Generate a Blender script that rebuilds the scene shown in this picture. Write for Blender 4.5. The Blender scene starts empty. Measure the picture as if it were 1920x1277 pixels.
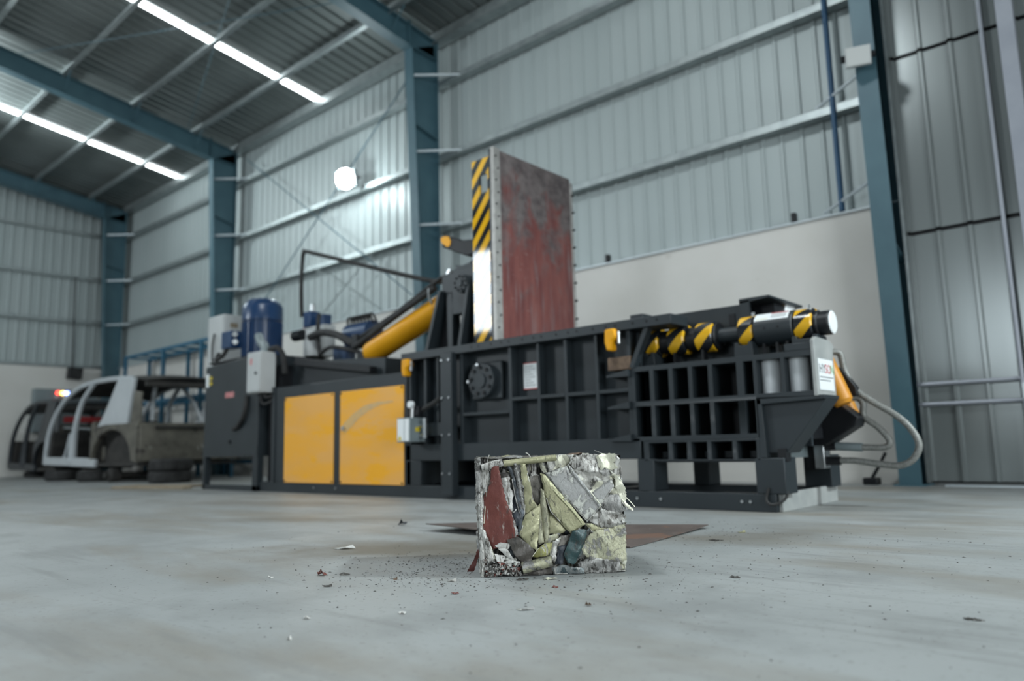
import bpy, bmesh, math, random
from mathutils import Vector, Matrix, noise
from mathutils.geometry import delaunay_2d_cdt

random.seed(7)
scn = bpy.context.scene
COL = scn.collection

# ------------------------------------------------------------------ camera
FPX = 1400.0
cam_d = bpy.data.cameras.new('camera')
cam_d.sensor_fit = 'HORIZONTAL'
cam_d.sensor_width = 36.0
cam_d.lens = FPX / 1920.0 * 36.0
cam_d.clip_start = 0.05
cam_d.clip_end = 200
cam_d.dof.use_dof = True
cam_d.dof.focus_distance = 2.40
cam_d.dof.aperture_fstop = 1.6
cam = bpy.data.objects.new('camera', cam_d)
COL.objects.link(cam)
CR = Vector((0.7468318, 0.66458807, -0.02376882))
CU = Vector((0.11074619, -0.08904942, 0.98985124))
CF = Vector((-0.65572673, 0.74188469, 0.14010553))
m = Matrix.Identity(4)
for i in range(3):
    m[i][0], m[i][1], m[i][2] = CR[i], CU[i], -CF[i]
m[0][3], m[1][3], m[2][3] = 0.0, 0.0, 0.40
cam.matrix_world = m
scn.camera = cam

# ------------------------------------------------------------------ world, daylight and exposure
world = bpy.data.worlds.new('overcast')
scn.world = world
world.use_nodes = True
bg = world.node_tree.nodes['Background']
bg.inputs[0].default_value = (0.74, 0.86, 0.90, 1)
bg.inputs[1].default_value = 0.26


def area_light(name, loc, target, sx, sy, power, color):
    d = bpy.data.lights.new(name, 'AREA')
    d.shape = 'RECTANGLE'
    d.size, d.size_y = sx, sy
    d.energy = power
    d.color = color
    o = bpy.data.objects.new(name, d)
    COL.objects.link(o)
    o.location = loc
    v = Vector(target) - Vector(loc)
    o.rotation_euler = v.to_track_quat('-Z', 'Y').to_euler()
    return o


# daylight through the high openings in the long wall opposite the machine
area_light('door_daylight', (-14.0, -6.5, 4.7), (-13.0, 4.0, 3.6), 3.2, 2.2, 520, (0.86, 0.95, 1.0))
area_light('window_daylight', (-2.4, -6.5, 2.7), (-2.4, 4.0, 1.6), 1.5, 1.9, 170, (0.86, 0.95, 1.0))
# daylight through the open gable door to the right of the camera
area_light('gable_daylight', (7.5, 0.2, 2.4), (-2.5, 3.2, 0.8), 4.0, 3.4, 560, (0.90, 0.97, 1.0))
# unseen ceiling light, added to brighten the floor and lower wall
area_light('ceiling_fill', (-3.5, 1.2, 6.7), (-3.5, 2.2, 0.0), 0.9, 0.9, 215, (0.90, 0.97, 1.0))

vs = scn.view_settings
vs.view_transform = 'Standard'
vs.look = 'None'
vs.exposure = -0.05
vs.gamma = 1.0
vs.use_curve_mapping = False


# ------------------------------------------------------------------ materials
def nt_new(name):
    mt = bpy.data.materials.new(name)
    mt.use_nodes = True
    nt = mt.node_tree
    return mt, nt, nt.nodes['Principled BSDF']


def ramp(nt, fac, stops):
    r = nt.nodes.new('ShaderNodeValToRGB')
    el = r.color_ramp.elements
    while len(el) < len(stops):
        el.new(0.5)
    for e, (p, c) in zip(el, stops):
        e.position = p
        e.color = (c[0], c[1], c[2], 1) if not isinstance(c, (int, float)) else (c, c, c, 1)
    nt.links.new(fac, r.inputs[0])
    return r.outputs[0]


def tex_noise(nt, scale, detail=5, stretch=(1, 1, 1), rough=0.55, dist=0.0, rot=(0, 0, 0)):
    tc = nt.nodes.new('ShaderNodeTexCoord')
    mp = nt.nodes.new('ShaderNodeMapping')
    mp.inputs['Scale'].default_value = stretch
    mp.inputs['Rotation'].default_value = rot
    nt.links.new(tc.outputs['Object'], mp.inputs['Vector'])
    n = nt.nodes.new('ShaderNodeTexNoise')
    n.inputs['Scale'].default_value = scale
    n.inputs['Detail'].default_value = detail
    n.inputs['Roughness'].default_value = rough
    n.inputs['Distortion'].default_value = dist
    nt.links.new(mp.outputs[0], n.inputs['Vector'])
    return n.outputs['Fac']


def mixc(nt, fac, a, b):
    mx = nt.nodes.new('ShaderNodeMix')
    mx.data_type = 'RGBA'
    nt.links.new(fac, mx.inputs[0])
    for s, v in ((6, a), (7, b)):
        if isinstance(v, tuple):
            mx.inputs[s].default_value = (v[0], v[1], v[2], 1)
        else:
            nt.links.new(v, mx.inputs[s])
    return mx.outputs[2]


def add_bump(nt, bs, fac, strength, dist=0.01):
    b = nt.nodes.new('ShaderNodeBump')
    b.inputs['Strength'].default_value = strength
    b.inputs['Distance'].default_value = dist
    nt.links.new(fac, b.inputs['Height'])
    nt.links.new(b.outputs[0], bs.inputs['Normal'])


def mat(name, col, col2=None, rough=0.5, metal=0.0, vscale=4, stretch=(1, 1, 1), bump=0.0, bscale=40,
        spec=0.5, chips=None, emit=None, lo=0.35, hi=0.65):
    """chips: list of (colour, threshold, scale, stretch)"""
    mt, nt, bs = nt_new(name)
    bs.inputs['Roughness'].default_value = rough
    bs.inputs['Metallic'].default_value = metal
    bs.inputs['Specular IOR Level'].default_value = spec
    bs.inputs['Base Color'].default_value = (*col, 1)
    out = None
    if col2:
        out = ramp(nt, tex_noise(nt, vscale, 6, stretch), [(lo, col), (hi, col2)])
    for ch in chips or ():
        f = ramp(nt, tex_noise(nt, ch[2], 7, ch[3], 0.6), [(ch[1] - 0.015, 0.0), (ch[1] + 0.015, 1.0)])
        out = mixc(nt, f, out if out is not None else col, ch[0])
    if out is not None:
        nt.links.new(out, bs.inputs['Base Color'])
    if bump:
        add_bump(nt, bs, tex_noise(nt, bscale, 4, stretch), bump)
    if emit:
        bs.inputs['Emission Color'].default_value = (*emit[0], 1)
        bs.inputs['Emission Strength'].default_value = emit[1]
    return mt


def stripe_mat(name, k, off, axis_yz=None, rough=0.25, radius=0.1, slope=1.0):
    """yellow and black hazard tape; on a shaft along X when axis_yz is given"""
    mt, nt, bs = nt_new(name)
    tc = nt.nodes.new('ShaderNodeTexCoord')
    sp = nt.nodes.new('ShaderNodeSeparateXYZ')
    nt.links.new(tc.outputs['Object'], sp.inputs[0])

    def mth(op, a, b=None):
        n = nt.nodes.new('ShaderNodeMath')
        n.operation = op
        for i, v in enumerate((a, b)):
            if v is None:
                continue
            if isinstance(v, (int, float)):
                n.inputs[i].default_value = v
            else:
                nt.links.new(v, n.inputs[i])
        return n.outputs[0]
    up = sp.outputs['Z']
    if axis_yz:
        dy = mth('SUBTRACT', axis_yz[0], sp.outputs['Y'])
        dz = mth('SUBTRACT', sp.outputs['Z'], axis_yz[1])
        up = mth('MULTIPLY', mth('ARCTAN2', dz, dy), radius)
    s = mth('ADD', mth('MULTIPLY', mth('SUBTRACT', up, mth('MULTIPLY', sp.outputs['X'], slope)), k), off)
    g = mth('GREATER_THAN', mth('FRACT', mth('ADD', s, 50.0)), 0.5)
    c = mixc(nt, g, (0.013, 0.015, 0.018), (0.72, 0.40, 0.015))
    nt.links.new(c, bs.inputs['Base Color'])
    bs.inputs['Roughness'].default_value = rough
    return mt


MAT = {}
MAT['machine'] = mat('machine_paint', (0.016, 0.022, 0.026), (0.022, 0.029, 0.034), rough=0.45, vscale=2.2, spec=0.4, bump=0.03, bscale=60)
MAT['black'] = mat('black_paint', (0.007, 0.008, 0.010), (0.011, 0.012, 0.014), rough=0.45, vscale=6, spec=0.3)
MAT['rubber'] = mat('rubber', (0.010, 0.010, 0.010), (0.03, 0.03, 0.03), rough=0.75, vscale=9)
MAT['yellow'] = mat('cylinder_yellow', (0.80, 0.37, 0.008), (0.74, 0.33, 0.006), rough=0.4, vscale=3, spec=0.25)
MAT['orange'] = mat('orange_paint', (0.62, 0.26, 0.02), (0.55, 0.22, 0.015), rough=0.38, vscale=3)
MAT['panelyellow'] = mat('panel_yellow', (0.82, 0.42, 0.10), (0.88, 0.42, 0.045), spec=0.3, rough=0.42, vscale=2.6, stretch=(0.7, 1, 2.2), lo=0.40, hi=0.62,
                         chips=[((0.90, 0.42, 0.02), 0.57, 2.0, (1.0, 1, 3.0))])
MAT['film'] = mat('dusty_film', (0.55, 0.38, 0.20), (0.66, 0.42, 0.16), rough=0.35, vscale=14)
MAT['motorblue'] = mat('motor_blue', (0.012, 0.040, 0.105), (0.016, 0.050, 0.13), rough=0.30, vscale=4)
MAT['cabwhite'] = mat('cabinet_grey_white', (0.50, 0.52, 0.52), (0.45, 0.47, 0.47), rough=0.5, vscale=3)
MAT['cabgrey'] = mat('box_grey', (0.20, 0.24, 0.25), (0.17, 0.21, 0.22), rough=0.45, vscale=5)
MAT['platepale'] = mat('pale_plate', (0.27, 0.285, 0.28), (0.35, 0.36, 0.35), rough=0.5, vscale=7)  # end faces set paler than the rest of the machine
MAT['label'] = mat('label_white', (0.80, 0.83, 0.84), rough=0.35)
MAT['inkgrey'] = mat('print_grey', (0.07, 0.08, 0.085), rough=0.5)
MAT['inkred'] = mat('print_red', (0.50, 0.06, 0.06), rough=0.5)
MAT['inkgreen'] = mat('print_green', (0.10, 0.34, 0.08), rough=0.5)
MAT['labelred'] = mat('label_red', (0.45, 0.10, 0.10), (0.6, 0.3, 0.3), rough=0.4, vscale=40)
MAT['warnyellow'] = mat('warning_yellow', (0.62, 0.48, 0.03), rough=0.4)
MAT['steel'] = mat('bright_steel', (0.55, 0.57, 0.58), rough=0.32, metal=1.0)
MAT['chrome'] = mat('ground_rod', (0.62, 0.65, 0.67), rough=0.45, metal=0.6)
MAT['rodpale'] = mat('pale_rod', (0.62, 0.65, 0.67), (0.55, 0.58, 0.60), rough=0.4, vscale=12)
MAT['hosegrey'] = mat('braided_hose', (0.16, 0.165, 0.155), (0.26, 0.265, 0.25), rough=0.5, vscale=60, metal=0.3)
MAT['striplight'] = mat('bolted_wear_strip', (0.30, 0.295, 0.28), (0.40, 0.39, 0.37), rough=0.42, metal=0.3, vscale=14)
MAT['rust'] = mat('rusty_block', (0.10, 0.065, 0.045), (0.17, 0.115, 0.075), rough=0.8, vscale=18, bump=0.3)
MAT['stripelid'] = stripe_mat('hazard_panel', 5.9, 0.15, rough=0.05, slope=1.25)
MAT['stripecollar'] = stripe_mat('hazard_collar', 6.2, 0.30, axis_yz=(4.35, 1.055), radius=0.095, rough=0.22)
MAT['stripecollar2'] = stripe_mat('hazard_collar_rear', 6.2, 0.1, axis_yz=(4.85, 1.21), radius=0.095, rough=0.22)

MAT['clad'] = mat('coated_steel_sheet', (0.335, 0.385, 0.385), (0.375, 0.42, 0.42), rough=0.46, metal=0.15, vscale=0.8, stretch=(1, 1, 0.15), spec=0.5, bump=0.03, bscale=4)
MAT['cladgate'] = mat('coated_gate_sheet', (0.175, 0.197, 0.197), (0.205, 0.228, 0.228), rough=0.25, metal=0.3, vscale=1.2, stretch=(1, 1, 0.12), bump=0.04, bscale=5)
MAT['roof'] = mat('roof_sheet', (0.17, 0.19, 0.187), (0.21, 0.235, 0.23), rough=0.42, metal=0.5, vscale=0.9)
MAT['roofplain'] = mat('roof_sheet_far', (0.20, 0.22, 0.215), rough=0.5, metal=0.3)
MAT['galv'] = mat('galvanised', (0.30, 0.335, 0.34), (0.38, 0.42, 0.42), rough=0.42, metal=0.7, vscale=9)
MAT['galvlight'] = mat('flashing', (0.48, 0.54, 0.57), (0.55, 0.6, 0.62), rough=0.4, metal=0.3, vscale=4)
MAT['frame'] = mat('steel_frame_blue_grey', (0.050, 0.110, 0.140), (0.064, 0.135, 0.165), rough=0.45, vscale=2.5)
MAT['plaster'] = mat('plastered_wall', (0.60, 0.59, 0.555), (0.65, 0.64, 0.61), rough=0.85, vscale=1.3, bump=0.05, bscale=22,
                     chips=[((0.55, 0.535, 0.50), 0.66, 1.1, (1, 1, 2.5))])
MAT['bluepipe'] = mat('blue_pipe', (0.012, 0.07, 0.15), rough=0.45)
MAT['rackblue'] = mat('rack_blue', (0.018, 0.10, 0.17), (0.022, 0.12, 0.20), rough=0.45, vscale=5)
MAT['jamb'] = mat('gate_post', (0.27, 0.29, 0.33), (0.31, 0.33, 0.37), rough=0.45, metal=0.3, vscale=4)
MAT['wood'] = mat('raw_plank', (0.20, 0.16, 0.11), (0.30, 0.25, 0.18), rough=0.8, vscale=8, stretch=(1, 6, 6))
MAT['skylight'] = mat('skylight_panel', (0.8, 0.85, 0.85), rough=0.4, emit=((0.93, 0.98, 1.0), 9.0))
MAT['lamp'] = mat('lamp_lens', (0.9, 0.95, 0.95), rough=0.3, emit=((0.86, 0.98, 1.0), 45.0))
MAT['lampsoft'] = mat('lamp_lens_diffuse', (0.9, 0.95, 0.95), rough=0.3, emit=((0.86, 0.98, 1.0), 5.0))
MAT['lampoff'] = mat('lamp_glass', (0.55, 0.57, 0.56), rough=0.2)
MAT['carwhite'] = mat('car_white_paint', (0.48, 0.51, 0.53), (0.42, 0.45, 0.47), rough=0.3, vscale=3, chips=[((0.20, 0.20, 0.19), 0.70, 6, (1, 1, 1))])
MAT['cardark'] = mat('car_dark_paint', (0.018, 0.022, 0.028), (0.03, 0.035, 0.04), rough=0.4, vscale=3)
MAT['cardirt'] = mat('car_bare_metal', (0.085, 0.08, 0.066), (0.15, 0.14, 0.115), rough=0.65, vscale=5, metal=0.2,
                     chips=[((0.05, 0.045, 0.04), 0.60, 4, (1, 1, 1)), ((0.30, 0.29, 0.27), 0.68, 7, (1, 1, 1))])
MAT['carinner'] = mat('car_underbody', (0.022, 0.021, 0.02), (0.045, 0.042, 0.038), rough=0.8, vscale=6)
MAT['redpaint'] = mat('red_plastic', (0.32, 0.018, 0.02), rough=0.35)
MAT['plate'] = mat('rusty_floor_plate', (0.105, 0.083, 0.074), (0.150, 0.120, 0.108), rough=0.55, vscale=5, metal=0.2,
                   chips=[((0.19, 0.115, 0.085), 0.60, 3.0, (1, 1, 1)), ((0.23, 0.21, 0.20), 0.68, 24, (1, 1, 1))])
for nm, c, s in (('ledred', (1, 0.05, 0.03), 8), ('ledyellow', (1, 0.65, 0.12), 10), ('ledblue', (0.25, 0.35, 1.0), 10)):
    MAT[nm] = mat(nm, c, rough=0.3, emit=(c, s))

# lid face: red oxide scraped back to grey towards its upper part
mt, nt, bs = nt_new('worn_red_oxide')
tc = nt.nodes.new('ShaderNodeTexCoord')
sp = nt.nodes.new('ShaderNodeSeparateXYZ')
nt.links.new(tc.outputs['Object'], sp.inputs[0])
mr = nt.nodes.new('ShaderNodeMapRange')
mr.inputs[1].default_value, mr.inputs[2].default_value = 1.55, 2.65
mr.inputs[3].default_value, mr.inputs[4].default_value = -0.16, 0.20
nt.links.new(sp.outputs['Z'], mr.inputs[0])
ad = nt.nodes.new('ShaderNodeMath')
ad.operation = 'ADD'
nt.links.new(mr.outputs[0], ad.inputs[0])
nt.links.new(tex_noise(nt, 3.2, 8, (1, 1.3, 0.9), 0.62, 0.6), ad.inputs[1])
base = ramp(nt, tex_noise(nt, 5, 6, (1, 2.5, 0.5)), [(0.35, (0.125, 0.034, 0.032)), (0.65, (0.20, 0.066, 0.056))])
grey = ramp(nt, tex_noise(nt, 7, 7, (1, 1.2, 1.6), 0.65), [(0.35, (0.070, 0.062, 0.064)), (0.68, (0.185, 0.165, 0.160))])
c1 = mixc(nt, ramp(nt, ad.outputs[0], [(0.46, 0.0), (0.62, 0.92)]), base, grey)
runs = ramp(nt, tex_noise(nt, 9, 6, (1, 2.2, 0.22), 0.6), [(0.56, 0.0), (0.72, 0.6)])
c2 = mixc(nt, runs, c1, (0.20, 0.16, 0.16))
scr = ramp(nt, tex_noise(nt, 13, 7, (1, 0.7, 2.6), 0.7, 0.0, (0.45, 0, 0)), [(0.64, 0.0), (0.72, 0.8)])
c3 = mixc(nt, scr, c2, (0.36, 0.32, 0.30))
nt.links.new(c3, bs.inputs['Base Color'])
bs.inputs['Roughness'].default_value = 0.42
add_bump(nt, bs, tex_noise(nt, 30, 5), 0.08)
MAT['redlid'] = mt

# floor: pale power-trowelled concrete with dusty patches and drag marks
mt, nt, bs = nt_new('concrete_floor')
big = ramp(nt, tex_noise(nt, 0.55, 5, (1, 1, 1), 0.55, 0.4), [(0.36, (0.285, 0.300, 0.298)), (0.64, (0.345, 0.360, 0.357))])
mid = ramp(nt, tex_noise(nt, 2.6, 6, (1, 1, 1), 0.6, 0.3), [(0.46, 0.0), (0.62, 0.85)])
c1 = mixc(nt, mid, big, (0.255, 0.266, 0.263))
dust = ramp(nt, tex_noise(nt, 0.85, 6, (0.55, 1.7, 1), 0.6, 0.2, (0, 0, 0.72)), [(0.50, 0.0), (0.64, 0.9)])
c2 = mixc(nt, dust, c1, (0.235, 0.22, 0.19))
drag = ramp(nt, tex_noise(nt, 5.0, 5, (0.25, 2.6, 1), 0.65, 0.15, (0, 0, 0.72)), [(0.55, 0.0), (0.68, 0.45)])
c3 = mixc(nt, drag, c2, (0.19, 0.195, 0.19))
spk = ramp(nt, tex_noise(nt, 60, 3, (1, 1, 1), 0.5), [(0.62, 0.0), (0.68, 0.55)])
c4 = mixc(nt, spk, c3, (0.20, 0.20, 0.19))
# dusty brown stains trodden into the concrete (floor object coordinates)
for (sx, sy, rx, ry, rot_, amt) in ((4.62, 2.02, 0.66, 0.30, 0.72, 1.0), (3.1, 2.55, 1.1, 0.20, 0.55, 0.6), (5.6, 3.05, 0.5, 0.25, 0.9, 0.6), (1.6, 3.2, 1.3, 0.3, 0.3, 0.55)):
    tcs = nt.nodes.new('ShaderNodeTexCoord')
    mps = nt.nodes.new('ShaderNodeMapping')
    mps.vector_type = 'TEXTURE'
    mps.inputs['Location'].default_value = (sx, sy, 0.12)
    mps.inputs['Rotation'].default_value = (0, 0, rot_)
    mps.inputs['Scale'].default_value = (rx, ry, 1)
    nt.links.new(tcs.outputs['Object'], mps.inputs['Vector'])
    ln = nt.nodes.new('ShaderNodeVectorMath')
    ln.operation = 'LENGTH'
    nt.links.new(mps.outputs[0], ln.inputs[0])
    nz = tex_noise(nt, 4.5, 7, (1, 1, 1), 0.65, 0.3)
    sb = nt.nodes.new('ShaderNodeMath')
    sb.operation = 'MULTIPLY_ADD'
    nt.links.new(nz, sb.inputs[0])
    sb.inputs[1].default_value = 1.6
    nt.links.new(ln.outputs['Value'], sb.inputs[2])
    fk = ramp(nt, sb.outputs[0], [(0.55, amt), (1.0, 0.0)])
    # the ramp input is clamped to one, so the sum is halved first
    hv = nt.nodes.new('ShaderNodeMath')
    hv.operation = 'MULTIPLY'
    hv.inputs[1].default_value = 0.5
    nt.links.new(sb.outputs[0], hv.inputs[0])
    nt.links.new(hv.outputs[0], fk.node.inputs[0])
    c4 = mixc(nt, fk, c4, (0.165, 0.149, 0.122))
nt.links.new(c4, bs.inputs['Base Color'])
rr = ramp(nt, tex_noise(nt, 1.4, 5), [(0.3, 0.42), (0.7, 0.58)])
nt.links.new(rr, bs.inputs['Roughness'])
bs.inputs['Specular IOR Level'].default_value = 0.35
add_bump(nt, bs, tex_noise(nt, 26, 6), 0.06, 0.004)
MAT['floor'] = mt


# bale metals: paint with patches, chips and scratches over bare sheet
def scrap(name, paint, paint2, patch=None, rough=0.40, metal=0.15, bump=0.35, scratch=((0.36, 0.35, 0.33), 0.62), grime=0.60):
    """patch: (colour, threshold, scale)"""
    mt, nt, bs = nt_new('scrap_' + name)
    out = ramp(nt, tex_noise(nt, 15, 6, (1, 1, 1), 0.6), [(0.36, paint), (0.64, paint2)])
    if patch:
        f = ramp(nt, tex_noise(nt, patch[2], 9, (1, 1, 1), 0.62, 0.5), [(patch[1] - 0.012, 0.0), (patch[1] + 0.012, 1.0)])
        out = mixc(nt, f, out, patch[0])
        # dark rim where the paint has broken away
        rim = ramp(nt, tex_noise(nt, patch[2], 9, (1, 1, 1), 0.62, 0.5), [(patch[1] - 0.03, 0.0), (patch[1] - 0.012, 0.55), (patch[1] + 0.012, 0.0)])
        out = mixc(nt, rim, out, (0.05, 0.047, 0.043))
    sc = ramp(nt, tex_noise(nt, 70, 6, (1.3, 1.3, 0.22), 0.7, 0.2), [(scratch[1] - 0.045, 0.0), (scratch[1] + 0.0, 0.9)])
    out = mixc(nt, sc, out, scratch[0])
    gr = ramp(nt, tex_noise(nt, 48, 8, (1, 1, 0.5), 0.72, 0.6), [(grime - 0.05, 0.0), (grime + 0.02, 0.9)])
    out = mixc(nt, gr, out, (0.045, 0.042, 0.038))
    nt.links.new(out, bs.inputs['Base Color'])
    bs.inputs['Roughness'].default_value = rough
    bs.inputs['Metallic'].default_value = metal
    add_bump(nt, bs, tex_noise(nt, 60, 8, (1, 1, 0.7), 0.7), bump * 1.3, 0.006)
    MAT[name] = mt


G = (0.26, 0.255, 0.245)
W = (0.47, 0.465, 0.43)
scrap('red', (0.150, 0.038, 0.028), (0.115, 0.028, 0.022), None, metal=0.0, rough=0.62, scratch=((0.34, 0.29, 0.26), 0.63), grime=0.64)
scrap('redscrape', (0.14, 0.046, 0.036), (0.11, 0.036, 0.03), ((0.38, 0.37, 0.36), 0.52, 30), metal=0.05, scratch=(W, 0.58), grime=0.6)
scrap('olive', (0.385, 0.372, 0.235), (0.315, 0.305, 0.185), None, metal=0.4, rough=0.33, scratch=((0.12, 0.115, 0.08), 0.63), grime=0.64)
scrap('oliveleaf', (0.36, 0.355, 0.15), (0.25, 0.245, 0.09), (W, 0.60, 18), metal=0.3, rough=0.32)
scrap('olivegrey', (0.40, 0.39, 0.28), (0.33, 0.32, 0.23), None, metal=0.3, scratch=((0.14, 0.13, 0.11), 0.62))
scrap('olivechip', (0.50, 0.49, 0.36), (0.41, 0.40, 0.275), (G, 0.535, 17), metal=0.45, rough=0.28, bump=0.5, grime=0.62)
scrap('primer', (0.34, 0.34, 0.33), (0.28, 0.28, 0.275), ((0.52, 0.525, 0.48), 0.525, 15), metal=0.2, rough=0.45, grime=0.64)
scrap('patchy', (0.38, 0.37, 0.34), (0.30, 0.295, 0.27), ((0.56, 0.55, 0.44), 0.505, 13), metal=0.25, rough=0.42, grime=0.60)
scrap('greywhite', (0.55, 0.54, 0.51), (0.38, 0.37, 0.345), None, metal=0.35, scratch=((0.13, 0.12, 0.105), 0.57), grime=0.60)
scrap('whitechip', (0.66, 0.655, 0.625), (0.52, 0.515, 0.485), None, metal=0.1, scratch=((0.15, 0.13, 0.115), 0.58), grime=0.62)
scrap('creamwhite', (0.78, 0.77, 0.63), (0.68, 0.67, 0.53), None, metal=0.35, rough=0.26, scratch=((0.25, 0.24, 0.18), 0.64), grime=0.66)
scrap('grey', (0.36, 0.355, 0.34), (0.24, 0.237, 0.228), None, metal=0.4, bump=0.6, scratch=((0.44, 0.43, 0.41), 0.58), grime=0.56)
scrap('slate', (0.115, 0.13, 0.145), (0.085, 0.098, 0.112), None, metal=0.2, scratch=((0.33, 0.335, 0.34), 0.62))
scrap('navy', (0.014, 0.019, 0.028), (0.03, 0.037, 0.048), None, metal=0.1, rough=0.32, scratch=((0.28, 0.28, 0.29), 0.66))
scrap('darkgrey', (0.075, 0.07, 0.063), (0.05, 0.047, 0.042), None, metal=0.2)
scrap('taupe', (0.10, 0.09, 0.078), (0.16, 0.15, 0.13), None, metal=0.25, scratch=((0.30, 0.29, 0.27), 0.63))
scrap('darkbrown', (0.062, 0.054, 0.047), (0.10, 0.09, 0.08), None, metal=0.2, rough=0.42, scratch=((0.26, 0.25, 0.24), 0.64))
scrap('teal', (0.014, 0.038, 0.041), (0.024, 0.058, 0.060), ((0.10, 0.15, 0.15), 0.64, 20), metal=0.1, rough=0.3, scratch=((0.25, 0.29, 0.29), 0.68))
scrap('tealgrey', (0.10, 0.13, 0.135), (0.20, 0.215, 0.215), ((0.03, 0.05, 0.055), 0.56, 30), metal=0.2)

# block metal: each compressed fold has its own tone, with gap shade painted in
mt, nt, bs = nt_new('scrap_core')
tc = nt.nodes.new('ShaderNodeTexCoord')
mp = nt.nodes.new('ShaderNodeMapping')
mp.inputs['Scale'].default_value = (34, 34, 11)
nt.links.new(tc.outputs['Object'], mp.inputs['Vector'])
vo = nt.nodes.new('ShaderNodeTexVoronoi')
nt.links.new(mp.outputs[0], vo.inputs['Vector'])
sepc = nt.nodes.new('ShaderNodeSeparateColor')
nt.links.new(vo.outputs['Color'], sepc.inputs[0])
cc = ramp(nt, sepc.outputs[0], [(0.0, (0.16, 0.155, 0.145)), (0.22, (0.03, 0.028, 0.026)), (0.4, (0.22, 0.215, 0.20)), (0.55, (0.06, 0.056, 0.05)), (0.7, (0.30, 0.29, 0.275)), (0.9, (0.10, 0.095, 0.07))])
nt.links.new(cc, bs.inputs['Base Color'])
bs.inputs['Roughness'].default_value = 0.4
bs.inputs['Metallic'].default_value = 0.35
add_bump(nt, bs, vo.outputs['Distance'], 0.7, 0.006)
MAT['core'] = mt


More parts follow.
